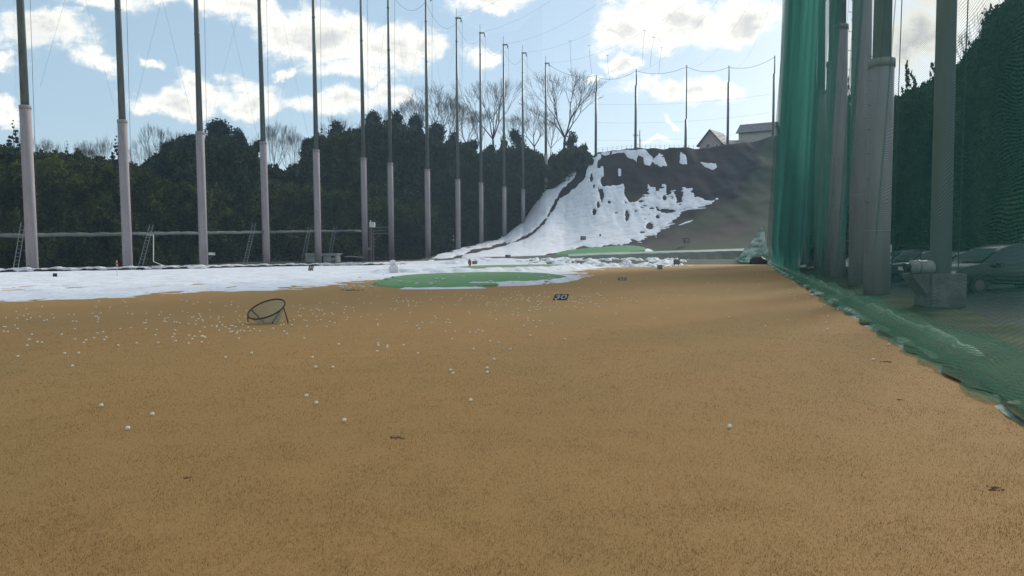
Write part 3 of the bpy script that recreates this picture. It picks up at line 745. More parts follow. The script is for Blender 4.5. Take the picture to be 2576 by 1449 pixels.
# ------------------------------------------------------------------ golf balls
BA = [(165,457),(283,486),(240,500),(60,521),(173,524),(312,520),(403,507),(268,432),(273,538),(527,486),(444,546),(472,541),(543,522),(690,487),(747,490),(733,551),(768,553),(40,610),(58,610),(150,595),(178,628),(38,656),(78,659),(320,686),(293,738),(375,764),(423,770),(273,800),(620,686),(754,628),(755,737),(868,745),(843,771),(946,724),(1070,717),(1050,742),(978,673),(1040,662),(930,474),(965,411),(1015,472),(1106,415),(1274,405),(1283,474),(1333,480),(955,503),(975,503),(991,515),(991,532),(983,556),(1211,627),(1314,620),(1189,800),(1375,778),(1473,474),(1600,488),(1625,462),(1473,540),(1448,567),(1468,568),(1466,628),(1576,637),(1563,694),(1593,773),(1660,523),(1690,515),(1713,487),(1651,551),(1666,553),(1755,555),(1780,560),(1810,569),(1835,455),(1893,467),(1764,643),(1755,684),(1737,712),(1768,754),(1898,580),(1930,516),(1948,506),(1968,583),(1903,698),(1958,708),(1934,735),(1898,783),(2002,478),(2012,493),(2022,508),(2000,527),(2038,535),(2043,548),(1973,545),(2011,658),(2058,613),(2025,708),(2042,703),(2052,713),(2066,718),(2028,768),(2113,370),(2110,440),(2133,600),(2118,512),(2202,510),(2197,530),(2210,557),(2248,512),(2180,598),(2182,610),(2205,645),(2238,591),(2270,610),(2307,631),(2271,401),(2327,391),(2322,595),(2340,597),(2370,607),(2320,662),(2337,657),(2393,657),(2383,676),(2420,647),(2455,653),(2403,731),(2375,460),(2410,500),(2396,534),(2415,556),(2443,588),(2466,506),(2478,449),(2490,565),(2497,613),(2518,652),(2557,630),(180,907),(650,878),(792,875),(727,1004),(2271,921),(2532,876),(1020,1403)]
BC = [(1248,144),(1427,203),(1580,190),(1615,210),(1607,233),(1420,257),(1400,268),(1395,282),(1360,265),(1153,216),(1090,211),(817,213),(778,208),(645,217),(905,248),(980,256),(895,273),(885,306),(988,287),(603,262),(622,273),(637,282),(662,279),(552,280),(478,266),(443,267),(370,243),(421,298),(570,314),(452,337),(430,333),(760,305),(773,320),(680,328),(695,315),(609,344),(483,380),(508,384),(617,382),(653,376),(741,392),(793,408),(513,442),(711,448),(923,353),(912,374),(1057,345),(1122,326),(1253,330),(1213,373),(1228,415),(1228,430),(1547,309),(1514,394),(1621,438),(1642,464),(1675,403),(1767,401),(1798,339),(1813,361),(1930,375),(1908,404),(1952,409),(1907,495),(2002,493),(2153,504),(2208,504),(2238,480),(2279,494),(1972,574),(2140,299),(2150,312),(2000,229),(2137,182),(2247,234),(2313,222),(2333,208),(2352,203),(2326,236),(2407,205),(2424,230),(2437,257),(2407,283),(2360,302),(2347,331),(2500,335),(2416,374),(2512,224),(2533,185),(383,377),(360,428),(250,430),(280,421),(172,464),(284,493),(312,521),(40,493),(260,386),(340,387),(487,567),(833,625),(1228,613),(1231,634),(1324,638),(1321,655),(1221,696),(1484,632),(1631,716),(568,760),(600,857),(773,860),(2355,593),(2443,609),(2188,671),(2560,673),(2396,778),(1958,890),(1982,922),(2325,868),(2327,912),(508,1148),(608,1220),(889,1396),(2160,1196)]
BD = [(66,473),(90,500),(223,502),(283,503),(166,545),(171,562),(252,527),(330,527),(360,537),(270,566),(297,570),(287,593),(479,586),(190,620),(225,622),(263,605),(252,618),(283,632),(334,626),(367,622),(433,622),(469,637),(168,661),(185,665),(247,651),(265,651),(378,660),(58,637),(7,668),(65,683),(8,700),(58,713),(161,733),(160,757),(215,762),(278,765),(406,789),(120,811),(244,826),(182,910),(531,946),(598,569),(622,571),(639,573),(685,548),(673,585),(702,590),(755,537),(783,579),(797,579),(633,618),(649,632),(713,628),(834,598),(857,597),(872,620),(841,730),(1047,693),(1433,743),(1560,648),(1759,630),(1713,502),(1198,563),(1254,575),(1047,603),(2184,731),(2552,819),(443,555),(543,618)]
BE = [(197,547),(533,413),(585,573),(598,640),(603,508),(410,437),(575,390),(700,437),(128,243),(307,217),(372,270),(1212,796),(1058,941)]
balls = [(a * .25, 670.8 + b * .25) for a, b in BA] + [(644 + a * .25, 711.1 + b * .25) for a, b in BC] + [(1288 + a * .25, 617.2 + b * .25) for a, b in BD] + [(1932 + a * .25, 670.8 + b * .25) for a, b in BE]
balls += [(383.5, 1044.5), (321.5, 1080), (1836, 1077)]
balls = sorted(set(balls), key=lambda q: -q[1])
RB = .02135
def lawn_z(x, y): return float((fbm(np.array([x * .11]), np.array([y * .11]), 3, 2)[0] - .5) * .05)
ballmesh = None
UNIQ = {}
def ball_label(i, px, py):
    near = [(321.5, 1080, 'white golf ball nearest the viewer on the left, lowest of the near trio'), (1836, 1077, 'lone white golf ball in the open brown grass near the right net'),
            (866, 1060, 'white golf ball lowest in the middle-left near grass, just left of a dark scuff'), (383.5, 1044.5, 'white golf ball at the right of the near-left trio'),
            (255, 1021, 'white golf ball at the upper left of the near-left trio'), (796, 1016, 'white golf ball, lower of the close pair left of centre'), (1184, 1010, 'lone white golf ball in the near grass at centre'),
            (771, 998, 'white golf ball, upper of the close pair left of centre'), (1139, 941, 'white golf ball, lower right of a touching pair below the 30 sign'), (1133, 934, 'white golf ball, upper left of a touching pair near centre'),
            (1226, 939, 'white golf ball, lower of a vertical pair right of centre'), (1225, 928, 'white golf ball, upper of a vertical pair right of centre'), (837, 926, 'white golf ball at the right of three loose balls below the basket'),
            (794, 925, 'white golf ball at the lower left of three loose balls below the basket'), (786, 901, 'white golf ball at the top of three loose balls below the basket'), (182, 922, 'lone white golf ball on the left, nearest of the left scatter'),
            (1243, 905.5, 'white golf ball above the vertical pair right of centre'), (568, 901, 'white golf ball alone under the basket, to its lower left'), (633, 890, 'white golf ball alone straight under the basket'),
            (45, 897.5, 'white golf ball alone at the far left, below the left scatter'), (1052, 890, 'white golf ball alone between the centre cluster and the touching pair')]
    for a, b, l in near:
        if abs(a - px) < 4 and abs(b - py) < 3.5 and l not in UNIQ: UNIQ[l] = 1; return l, 'near golf balls lying apart'
    if py > 800:
        if px < 400: return 'dirty white golf ball in the loose scatter at the left of the lawn', 'golf balls scattered at the left of the lawn'
        if px < 820: return 'dirty white golf ball lying in front of the wire basket', 'golf balls in front of the basket'
        if px < 1900: return 'white golf ball in the thin scatter across the middle of the lawn', 'golf balls in the middle of the lawn'
        return 'white golf ball near the foot of the green net', 'golf balls near the green net'
    if px < 620: return 'small distant golf ball on the lawn left of the wire basket', 'distant golf balls left of the basket'
    if px < 1000: return 'small distant golf ball on the lawn right of the wire basket', 'distant golf balls right of the basket'
    if px < 1530: return 'small distant golf ball in the cluster around the 30 sign', 'distant golf balls around the 30 sign'
    return 'small distant golf ball on the open lawn towards the right net', 'distant golf balls on the open right lawn'
for i, (px, py) in enumerate(balls[:300]):
    g = G(px, py + .6); zb = lawn_z(g.x, g.y)
    if ballmesh is None:
        m = MB(); m.sphere((0, 0, 0), RB, 20, 12); ob = m.build('golf_ball', M_ball, None, True); ballmesh = ob
        proto = ob
    else:
        ob = proto.copy(); COL.objects.link(ob)
    grow = 1.0
    ob.scale = (grow,) * 3
    ob.location = (g.x, g.y, zb + RB * grow - .003)
    l, gr = ball_label(i, px, py); tag(ob, l, 'golf ball', gr)
m = MB(); rr = random.Random(3)
rest = list(balls[300:]) + [(rr.gauss(1340, 170), rr.uniform(736, 760)) for _ in range(70)] + [(rr.uniform(100, 1250), rr.uniform(752, 775)) for _ in range(25)] + [(rr.uniform(1400, 2050), rr.uniform(690, 760)) for _ in range(40)]
for px, py in rest:
    g = G(px, py); m.sphere((g.x, g.y, lawn_z(g.x, g.y) + RB), RB * 1.15, 8, 5)
tag(m.build('golf_balls', M_ball, None, True), 'sprinkle of the farthest tiny golf balls on the lawn', 'golf balls', None, 'stuff')

# ------------------------------------------------------------------ chipping net basket
bk = empty('target_basket', G(671, 812), 'dark wire-rimmed practice target basket with sagging grey-green net on four legs', 'basket')
Yb = bk.location.y; rim = []; cx = P(673, 780, Yb)
for k in range(40):
    a = 2 * math.pi * k / 40
    # rim tilts up towards the right and to the back
    x = .44 * math.cos(a); y = .38 * math.sin(a)
    rim.append(Vector((x, y, .0)) + Vector((0, 0, .34 + .085 * math.cos(a) * 1.0 + .20 * math.sin(a))))
M_dark = mat('dark_tube', (.03, .022, .016), (.05, .035, .025), 20, .5)
m = MB(); m.tube(rim + [rim[0]], .016, 8)
for k in range(0, 80):          # cord lashed round the hoop
    a = k / 80 * 40; i0 = int(a) % 40; p = rim[i0].lerp(rim[(i0 + 1) % 40], a - int(a)); m.sphere(p, .021, 6, 4)
m.build('hoop', M_dark, bk, True)
def leg(p, q, r=.014):
    m = MB(); m.tube([p, q], r, 8); m.build('leg', M_dark, bk, True)
leg(rim[22], Vector((-.46, .0, .0))); leg(rim[39], Vector((.50, .08, .0))); leg(rim[37], Vector((.18, -.16, .0))); leg(rim[18], Vector((-.05, -.08, .02)))
M_bnet = net_material('basket_net', (.26, .33, .27), .30, .25, .03, 0, .5)
U, V = np.meshgrid(np.arange(41), np.linspace(0, 1, 9)); pts = []
for v in np.linspace(0, 1, 9):
    for k in range(41):
        p = rim[k % 40]; bot = Vector((.10 + .22 * math.cos(2 * math.pi * k / 40) , -.02 + .14 * math.sin(2 * math.pi * k / 40), .025 + .01 * math.sin(k)))
        q = p.lerp(bot, v); q.z -= .05 * math.sin(math.pi * v) * (1 if k % 5 else .3); pts.append(q)
Vv = [tuple(q) for q in pts]; ctr = len(Vv); Vv.append((.10, -.02, .02))
me = bpy.data.meshes.new('mesh_bag'); me.from_pydata(Vv, [], [tuple(f) for f in grid_faces(9, 41).tolist()] + [(8 * 41 + k, 8 * 41 + k + 1, ctr) for k in range(40)]); me.update()
uv = me.uv_layers.new(name='UVMap')
for l in me.loops:
    j, i = divmod(l.vertex_index, 41); uv.data[l.index].uv = (i * .06, j * .06)
link(me, 'mesh_bag', bk, [M_bnet], True)

# ------------------------------------------------------------------ distance signs
def text_mesh(s_, h, wmax):
    cu = bpy.data.curves.new('number', 'FONT'); cu.body = s_; cu.size = 1; cu.align_x = 'CENTER'; cu.align_y = 'CENTER'; cu.extrude = .0; cu.offset = .02
    o = bpy.data.objects.new('number', cu); COL.objects.link(o); dg = bpy.context.evaluated_depsgraph_get(); dg.update()
    me = bpy.data.meshes.new_from_object(o.evaluated_get(dg)); bpy.data.objects.remove(o); 
    co = np.empty(len(me.vertices) * 3, np.float32); me.vertices.foreach_get('co', co); co = co.reshape(-1, 3)
    mn, mx = co.min(0), co.max(0); co[:, 0] = (co[:, 0] - (mn[0] + mx[0]) / 2) / (mx[0] - mn[0]) * wmax; co[:, 1] = (co[:, 1] - (mn[1] + mx[1]) / 2) / (mx[1] - mn[1]) * h
    me.vertices.foreach_set('co', co.ravel()); me.update(); return me
def sign(txt, loc, w, h, lean, label, legs=0.0, shear=0.0, yaw=0.0, board=True):
    o = empty('distance_sign', loc, label, 'sign', 'yardage signs on the range'); o.rotation_euler = (0, 0, yaw)
    R = Matrix.Rotation(-lean, 4, 'X'); S = Matrix.Identity(4); S[0][2] = shear
    T = Matrix.Translation((0, 0, legs)) @ R @ S
    if board:
        m = MB(); m.box((0, 0, h / 2), (w, .03, h)); m.v = [tuple(T @ Vector(p)) for p in m.v]; m.build('board', M_black, o)
    if txt:
        me = text_mesh(txt, h * .78, w * .86); me.transform(T @ Matrix.Translation((0, -.0175, h / 2)) @ Matrix.Rotation(math.pi / 2, 4, 'X')); link(me, 'number', o, [M_num])
    for s_ in ((-1, 1) if legs or lean > .2 else ()):
        m = MB(); 
        if legs: m.box((s_ * w * .3, .02, legs / 2 - .05), (.04, .04, legs + .1))
        else:
            top = T @ Vector((s_ * w * .4, .02, h * .9)); m.tube([top, (s_ * w * .4, top.y + .12, 0)], .012, 6)
        m.build('leg', M_black, o)
    return o
sign('30', G(1408, 754.5), .50, .30, math.radians(52), 'black 30 sign leaning far back on the lawn among golf balls', shear=.35)
sign('50', G(1566, 706), .50, .22, math.radians(35), 'low pinkish-grey 50 sign lying back on the lawn')
sign('80', G(1660, 677), .50, .40, math.radians(12), 'small dark 80 sign at the far edge of the brown lawn')
sign('100', G(1702, 669), .75, .60, math.radians(4), 'black 100 sign on short legs in front of the green bank', legs=.18)
sign('70', G(781, 682.5), .47, .50, math.radians(8), 'black sign with slanted white strokes on the left snow', shear=.12, yaw=-.25)
sign('', G(138, 698), .28, .28, math.radians(8), 'tiny dark sign on the snow near the left edge')
h_ = hit(1196.5, 664, 90); sign('120', Vector((h_.x, 98.0, max(0, float(terr(h_.x, 98.0))))), .66, .48, .05, 'grey-numbered 120 sign beside the red flag')
h_ = hit(1277.5, 649.5, 100); sign('130', Vector((P(1277.5, 650, 108).x, 108.6, P(1277.5, 650, 108.6).z)), .78, .52, .05, 'black 130 sign at the foot of the snowy slope')
h_ = hit(1467, 606, 118); sign('170', h_, 13.7 / F * h_.y, 12 / F * h_.y, .1, 'black 170 sign halfway up the white slope')
h_ = hit(1726, 617, 115); sign('150', h_, 17 / F * h_.y, 10 / F * h_.y, .05, 'pale-numbered 150 sign on the dark green bank', legs=7 / F * h_.y)

# ------------------------------------------------------------------ flags
def flag(px, ytop, ybase, Y, fw, fh, label, col=M_red, limp=True, z0=None):
    b = P(px, ybase, Y); t = P(px, ytop, Y)
    o = empty('golf_flag', b, label, 'flag', 'flags marking the holes'); H = t.z - b.z
    m = MB(); m.tube([(0, 0, -.05), (0, 0, H)], .012 + .0002 * Y, 6); m.build('flagstick', M_white if col is M_red else M_black, o, True)
    m = MB(); n = 8
    vs = []
    for i in range(n + 1):
        t_ = i / n; w = fw * (math.sin(min(1, t_ * 1.15) * math.pi) * .6 + .35 * t_)
        z = H - fh * t_
        vs += [(-w * .55, .03 * math.sin(i * 1.3), z), (w * .45, .05 * math.cos(i * 1.1), z - .02)]
    m.add(vs, [(2 * i, 2 * i + 1, 2 * i + 3, 2 * i + 2) for i in range(n)]); 
    m.add([(x, y + .02, z) for x, y, z in vs], [(2 * i, 2 * i + 2, 2 * i + 3, 2 * i + 1) for i in range(n)])
    m.build('flag_cloth', col, o, True); return o
flag(295, 655, 697, 52.0, .26, .48, 'small red flag standing in front of the dark wood, near the second pole')
flag(1182, 649, 679, 72.0, .42, .86, 'drooping red flag on the second green beside the 120 sign')
flag(1510, 588, 597, hit(1510, 597, 118).y, .45, .55, 'tiny dark flag out on the white slope', M_black)

# ------------------------------------------------------------------ snowman
smo = empty('snowman', G(989, 688.5), 'squat snowman with round head and blocky tapering body on the snow', 'snowman')
M_sman = mat('packed_snow', (.74, .73, .76), (.56, .54, .57), 3, .8, .8, 4, detail=8)
m = MB(); n = 22; V = []; prof = [(0, .30), (.08, .31), (.22, .34), (.36, .38), (.48, .40), (.58, .38), (.64, .30), (.66, .1)]
for j, (z, r) in enumerate(prof):
    for k in range(n):
        a = 2 * math.pi * k / n; sq = 1 / max(abs(math.cos(a)), abs(math.sin(a))) ** .75
        rr_ = r * min(sq, 1.22) * (1 + .05 * math.sin(3 * a + j) + random.uniform(-.03, .03))
        V.append((rr_ * math.cos(a) + .10 - .06 * z, rr_ * .8 * math.sin(a), z + (.05 * math.cos(a) if z > .5 else 0)))
m.add(V, [(j * n + k, j * n + (k + 1) % n, (j + 1) * n + (k + 1) % n, (j + 1) * n + k) for j in range(len(prof) - 1) for k in range(n)] + [tuple((len(prof) - 1) * n + k for k in range(n))])
m.build('body', M_sman, smo, True)
m = MB(); m.sphere((-.04, 0, .84), .255, 18, 12, (1.0, .95, .95), .035); m.build('head', M_sman, smo, True)

# ------------------------------------------------------------------ rail, ladders, shed, tower, pipes, lamp
ra, rb = P(-60, 594, 62.5), P(920, 581, 117)
ro = empty('raised_gutter', ra.lerp(rb, .5), 'long pale gutter pipe running behind the left poles above the snow', 'pipe')
m = MB(); n = 26
pts = [ra.lerp(rb, k / n) + Vector((-.9, .5, .03 * math.sin(k * 2.1))) for k in range(n + 1)]
m.tube(pts, .16, 10); M_gut = mat('gutter_metal', (.13, .15, .15), (.09, .105, .105), 2, .8, spec=.1)
put(m, 'pipe', M_gut, ro, True)
m = MB()
for k in range(n):
    a, b = pts[k], pts[k + 1]; m.tube([a.lerp(b, .02) + Vector((0, 0, .13)), a.lerp(b, .5) + Vector((0, 0, .155 + .02 * (k % 3))), a.lerp(b, .97) + Vector((0, 0, .13))], .07, 6)
put(m, 'upper_edge', M_gut, ro, True)
def ladder(t, b, Y, w, label, Yt=None):
    T, B = P(t[0], t[1], (Yt or Y + .8)), P(b[0], b[1], Y); o = empty('ladder', B, label, 'ladder', 'ladders leaning on the gutter pipe')
    d = (T - B); sv = Vector((w / 2, 0, 0)); m = MB()
    for s_ in (-1, 1):
        m = MB(); m.tube([sv * s_, d + sv * s_ * .85], .032, 6); m.build('rail', M_galv, o)
    n = max(8, int(d.length / .33)); m = MB()
    for k in range(1, n): q = d * (k / n); m.tube([q - sv * .95, q + sv * .95], .022, 5)
    m.build('rungs', M_galv, o)
ladder((58, 560), (38, 684), 65.0, .42, 'grey ladder leaning just left of the first pole from the left')
ladder((381, 565), (351, 678), 76.0, .42, 'grey ladder between the second and third poles, beside the white drainpipe')
ladder((640, 560), (615, 669), 90.0, .42, 'grey ladder leaning just left of the fourth pole from the left')
ladder((779, 570), (760, 667), 101.0, .42, 'grey ladder leaning just left of the fifth pole, beside the shed')
ladder((843, 570), (826, 664), 108.0, .42, 'grey ladder standing in front of the white shed')
# drainpipe
m = MB(); q = [P(370, 591, 74.5), P(386, 591.5, 74.5), P(386, 658, 74.5), P(428, 675, 74.5)]; dp = empty('drainpipe', q[3], 'white drainpipe dropping from the gutter and bending right to the snow', 'pipe')
m.tube(q, .045, 8); put(m, 'pipe', M_white, dp, True)
m = MB(); m.box(q[0].lerp(q[1], .5) + Vector((0, .05, .02)), (.5, .12, .1)); put(m, 'bracket', M_galv, dp)
# floodlight on the third pole
fl = empty('floodlight', P(524, 640, 82.3), 'small floodlight on a bracket on the third pole from the left', 'lamp')
m = MB(); m.box((.42, -.1, .06), (.62, .35, .30), Matrix.Rotation(.05, 3, 'Y')); m.build('lamp_head', M_galv, fl)
m = MB(); m.box((.42, -.29, .06), (.54, .02, .24)); m.build('lens', M_white, fl)
m = MB(); m.tube([(-.1, 0, -.35), (.25, 0, -.5), (.4, 0, -.1)], .03, 6); m.tube([(-.1, 0, .1), (.4, 0, .05)], .03, 6); m.build('bracket', M_rust, fl)
# shed
so = empty('shed', P(808, 667, 108), 'low weathered white shed at the foot of the fifth pole', 'shed')
w = 78 / F * 108; hh = 29 / F * 108
M_shed = mat('weathered_panel', (.40, .43, .42), (.22, .25, .25), 1.0, .8, .2, 8)
m = MB(); m.box((0, 1.2, hh / 2 - .1), (w, 2.4, hh)); m.build('wall', M_shed, so)
m = MB(); m.box((.1, 1.15, hh - .06), (w + .3, 2.8, .10)); m.build('roof', M_snowpile, so)
m = MB(); m.box((.08, -.012, hh * .42), (.5, .03, hh * .75)); m.build('door', M_black, so)
m = MB(); m.box((w * .38, -.012, hh * .72), (.55, .03, .28)); m.build('vent', M_black, so)
m = MB(); m.box((w * .39, -.012, hh * .22), (.5, .03, .6)); m.build('hatch', M_rust, so)
# equipment tower between the sixth and seventh poles
tw = empty('equipment_tower', P(936, 666, 114), 'rusty equipment post with a pale box and cross arms between two poles', 'tower'); k_ = 117 / F
m = MB(); hz = 92 * k_
m.box((-.2, 0, hz / 2), (.32, .3, hz)); m.box((.22, 0, hz * .46), (.16, .2, hz * .92)); m.build('post', M_rust, tw)
m = MB(); m.box((.1, -.1, hz + .35), (.8, .6, .75)); m.box((-.15, -.1, hz + .85), (.12, .3, .3)); m.build('box', M_white, tw)
m = MB()
for dz, rr_ in ((-.1, .05), (-.55, .04), (-1.0, .05)): m.tube([(.0, 0, hz + dz), (2.9, .5, hz + dz + .1)], rr_, 5)
m.tube([(.3, 0, hz - 2.0), (1.3, .2, hz - 1.0)], .03, 5); m.build('cross_arm', M_galv, tw)
m = MB(); m.box((-.35, -.2, 2.4), (.5, .2, .35)); m.box((.3, -.2, 2.8), (.5, .1, .08)); m.build('switch_box', M_galv, tw)
# railings right of the tower, and a snowy rail
rl = empty('handrail', P(955, 665, 119), 'thin grey handrail between the sixth and seventh poles', 'railing')
m = MB(); m.tube([(-.8, 0, 1.0), (2.6, 0, 1.0)], .03, 5); m.tube([(1.0, 0, 0), (1.0, 0, 1.9)], .03, 5); m.tube([(-.2, 0, 0), (-.2, 0, 1.0)], .03, 5); m.tube([(-.8, 0, .5), (2.6, 0, .5)], .02, 5); m.build('frame', M_galv, rl)
sr = empty('snowy_rail', P(889, 666, 114), 'thin rail capped with snow between the shed and the sixth pole', 'railing')
m = MB(); m.tube([(-1.4, 0, 1.15), (-.2, 0, 1.2), (1.6, 0, 1.05)], .035, 5); m.tube([(-1.0, 0, 0), (-1.0, 0, 1.15)], .03, 5); m.tube([(1.2, 0, 0), (1.2, 0, 1.1)], .03, 5); m.build('bar', M_rust, sr)
m = MB(); m.tube([(-1.4, 0, 1.20), (-.2, 0, 1.27), (.6, 0, 1.19), (1.6, 0, 1.10)], [.03, .07, .05, .04], 6); m.build('snow_cap', M_snowpile, sr, True)
# dark board edging with a snow cap along the left side
ed = [(-60, 686.0), (120, 682.5), (300, 679.5), (480, 676), (640, 671.5), (800, 668.5), (940, 667), (1060, 662)]
ep = [G(a, b + 1.5) for a, b in ed]; eo = empty('edge_board', ep[3], 'low dark edging board with patchy snow cap along the left side', 'edging')
m = MB(); m2 = MB(); pv = None; K = 240
for k in range(K + 1):
    t = k / K * (len(ep) - 1); i = min(int(t), len(ep) - 2); p = ep[i].lerp(ep[i + 1], t - i)
    hgt = .24 + .04 * math.sin(k * .9) + .02 * math.sin(k * 2.7)
    row = (p + Vector((0, 0, -.05)), p + Vector((0, 0, hgt)), p + Vector((-.05, .35, hgt)), p + Vector((-.05, .4, -.1)))
    c_ = .07 + .05 * math.sin(k * .37) + .05 * vnoise(np.array([k * .31]), np.array([2.]), 5)[0]
    row2 = (p + Vector((.0, -.06, hgt - .02 - (.10 if vnoise(np.array([k * .13]), np.array([9.]), 5)[0] > .55 else 0))), p + Vector((0, -.02, hgt + c_)), p + Vector((-.1, .9, hgt + c_)), p + Vector((-.1, 1.3, -.1)))
    if pv:
        a, a2 = pv
        for u_ in range(3):
            m.add([a[u_], row[u_], row[u_ + 1], a[u_ + 1]], [(0, 1, 2, 3)]); m2.add([a2[u_], row2[u_], row2[u_ + 1], a2[u_ + 1]], [(0, 1, 2, 3)])
    pv = (row, row2)
put(m, 'board', M_black, eo); put(m2, 'snow_cap', M_snowpile, eo, True)

# ------------------------------------------------------------------ houses on the ridge
M_wall1 = mat('house_render', (.40, .34, .33), (.34, .29, .29), 2, .9); M_wall2 = mat('house_render_grey', (.42, .42, .36), (.34, .35, .31), 1, .9)
M_roof1 = mat('snow_streaked_roof', (.16, .15, .16), (.62, .64, .68), .9, .8, stretch=(.5, 1, 3), lo=.52, hi=.66); M_roof2 = mat('grey_roof', (.20, .185, .18), (.14, .135, .135), 1, .8)
M_trim = mat('dark_trim', (.04, .04, .045), None, 3, .7); M_glass = mat('window_glass', (.03, .035, .04), None, 3, .1, spec=.6)
def house(loc, L_, Wd, hw, hr, yaw, wall_m, roof_m, label, eav=.6):
    o = empty('house', loc, label, 'house'); o.rotation_euler = (0, 0, yaw)
    m = MB(); a, b = Wd / 2, L_ / 2        # ridge along local Y, gable faces -Y
    m.add([(-a, -b, -3), (a, -b, -3), (a, b, -3), (-a, b, -3), (-a, -b, hw), (a, -b, hw), (a, b, hw), (-a, b, hw), (0, -b, hw + hr), (0, b, hw + hr)],
          [(0, 1, 5, 8, 4), (2, 3, 7, 9, 6), (1, 2, 6, 5), (3, 0, 4, 7)]); m.build('wall', wall_m, o)
    k = hr / a; m = MB(); t = .14
    for s_ in (-1, 1):
        e = a + eav; z = hw - k * eav
        m.add([(0, -b - eav, hw + hr + .05), (s_ * e, -b - eav, z + .05), (s_ * e, b + eav, z + .05), (0, b + eav, hw + hr + .05),
               (0, -b - eav, hw + hr + .05 + t), (s_ * e, -b - eav, z + .05 + t), (s_ * e, b + eav, z + .05 + t), (0, b + eav, hw + hr + .05 + t)],
              [(0, 1, 2, 3), (4, 7, 6, 5), (0, 4, 5, 1), (1, 5, 6, 2), (2, 6, 7, 3)])
    m.build('roof', roof_m, o)
    m = MB()
    for s_ in (-1, 1):
        e = a + eav; z = hw - k * eav; m.tube([(0, -b - eav - .04, hw + hr + .12), (s_ * e, -b - eav - .04, z + .1)], .12, 4)
        m.tube([(s_ * (e + .05), -b - eav, z + .05), (s_ * (e + .05), b + eav, z + .05)], .10, 4)
    m.build('eaves_trim', M_trim, o)
    return o
def window(o, c, d, wdt, hgt):
    m = MB(); m.box(c, (wdt + .16 if d == 'y' else .06, .06 if d == 'y' else wdt + .16, hgt + .16)); f = m.build('window', M_white, o)
    m = MB(); dd = Vector((0, -.03, 0)) if d == 'y' else Vector((.03, 0, 0)); m.box(Vector(c) + dd, (wdt if d == 'y' else .06, .06 if d == 'y' else wdt, hgt)); m.build('pane', M_glass, f)
Yh = 208.0; kh = Yh / F
z1 = P(1785, 376, Yh).z
h1 = house(P(1802, 376, Yh + 2), 8.2, 6.2, 1.3, 3.5, math.radians(-38), M_wall1, M_roof1, 'gabled pink-grey house with snow-streaked dark roof on the ridge')
window(h1, (-.6, -4.12, .6), 'y', 1.0, .9); window(h1, (1.9, -4.12, .4), 'y', .5, .6)
h2 = house(P(1907, 366, Yh + 4), 9.0, 7.0, 3.6, 2.4, math.radians(58), M_wall2, M_roof2, 'taller grey-beige house with light roof beside the green net')
window(h2, (-1.2, -4.52, 2.0), 'y', 1.2, .8)
m = MB(); ax = P(1845, 351, Yh + 3); an = empty('lean_to', P(1845, 368, Yh + 3), 'low snow-streaked annex roof joining the two houses', 'annex')
m.add([(-2.6, -2.5, .3), (3.4, -2.5, .3), (3.4, 1.5, 1.9), (-2.6, 1.5, 1.9), (-2.6, -2.5, .15), (3.4, -2.5, .15), (3.4, 1.5, 1.75), (-2.6, 1.5, 1.75)], [(0, 1, 2, 3), (7, 6, 5, 4), (0, 4, 5, 1), (1, 5, 6, 2), (2, 6, 7, 3), (3, 7, 4, 0)]); m.build('roof', M_roof1, an)
m = MB(); m.box((.4, -.3, -1.2), (5.4, 3.2, 2.8)); m.build('wall', M_wall2, an)
up = empty('utility_pole', P(1609, 378, 200), 'small utility pole with antenna arms on the ridge', 'utility pole'); k_ = 200 / F
m = MB(); m.tube([(0, 0, -1), (0, 0, 50 * k_)], .10, 6); m.tube([(.5, 0, -1), (.1, 0, 3.3)], .06, 5); m.build('mast', M_steel, up)
m = MB(); m.tube([(-1.7, 0, 3.9), (.2, 0, 3.9)], .05, 4)
for q in (-1.6, -1.1, -.6): m.tube([(q, 0, 3.6), (q, 0, 4.3)], .045, 4)
m.tube([(-1.2, 0, 1.6), (0, 0, 1.6)], .05, 4); m.tube([(-1.2, 0, .8), (0, 0, .8)], .05, 4); m.tube([(-1.2, 0, .8), (-1.2, 0, 2.2)], .05, 4); m.build('antenna', M_steel, up)
rf = empty('ridge_fence', P(1650, 376, 194), 'thin wire fence along the crest of the ridge', 'fence')
m = MB()
for k in range(22):
    p = P(1504 + k * 12, 386 - min(k, 7) * 1.2, 193.5) ; p.z -= .6; q = p + Vector((0, 0, 1.9)); m.tube([p, q], .035, 4)
    if k:
        for dz in (.4, .9, 1.4, 1.85): m.tube([pp + Vector((0, 0, dz)), p + Vector((0, 0, dz))], .018, 3)
    pp = p
put(m, 'posts_and_wire', M_cable, rf)

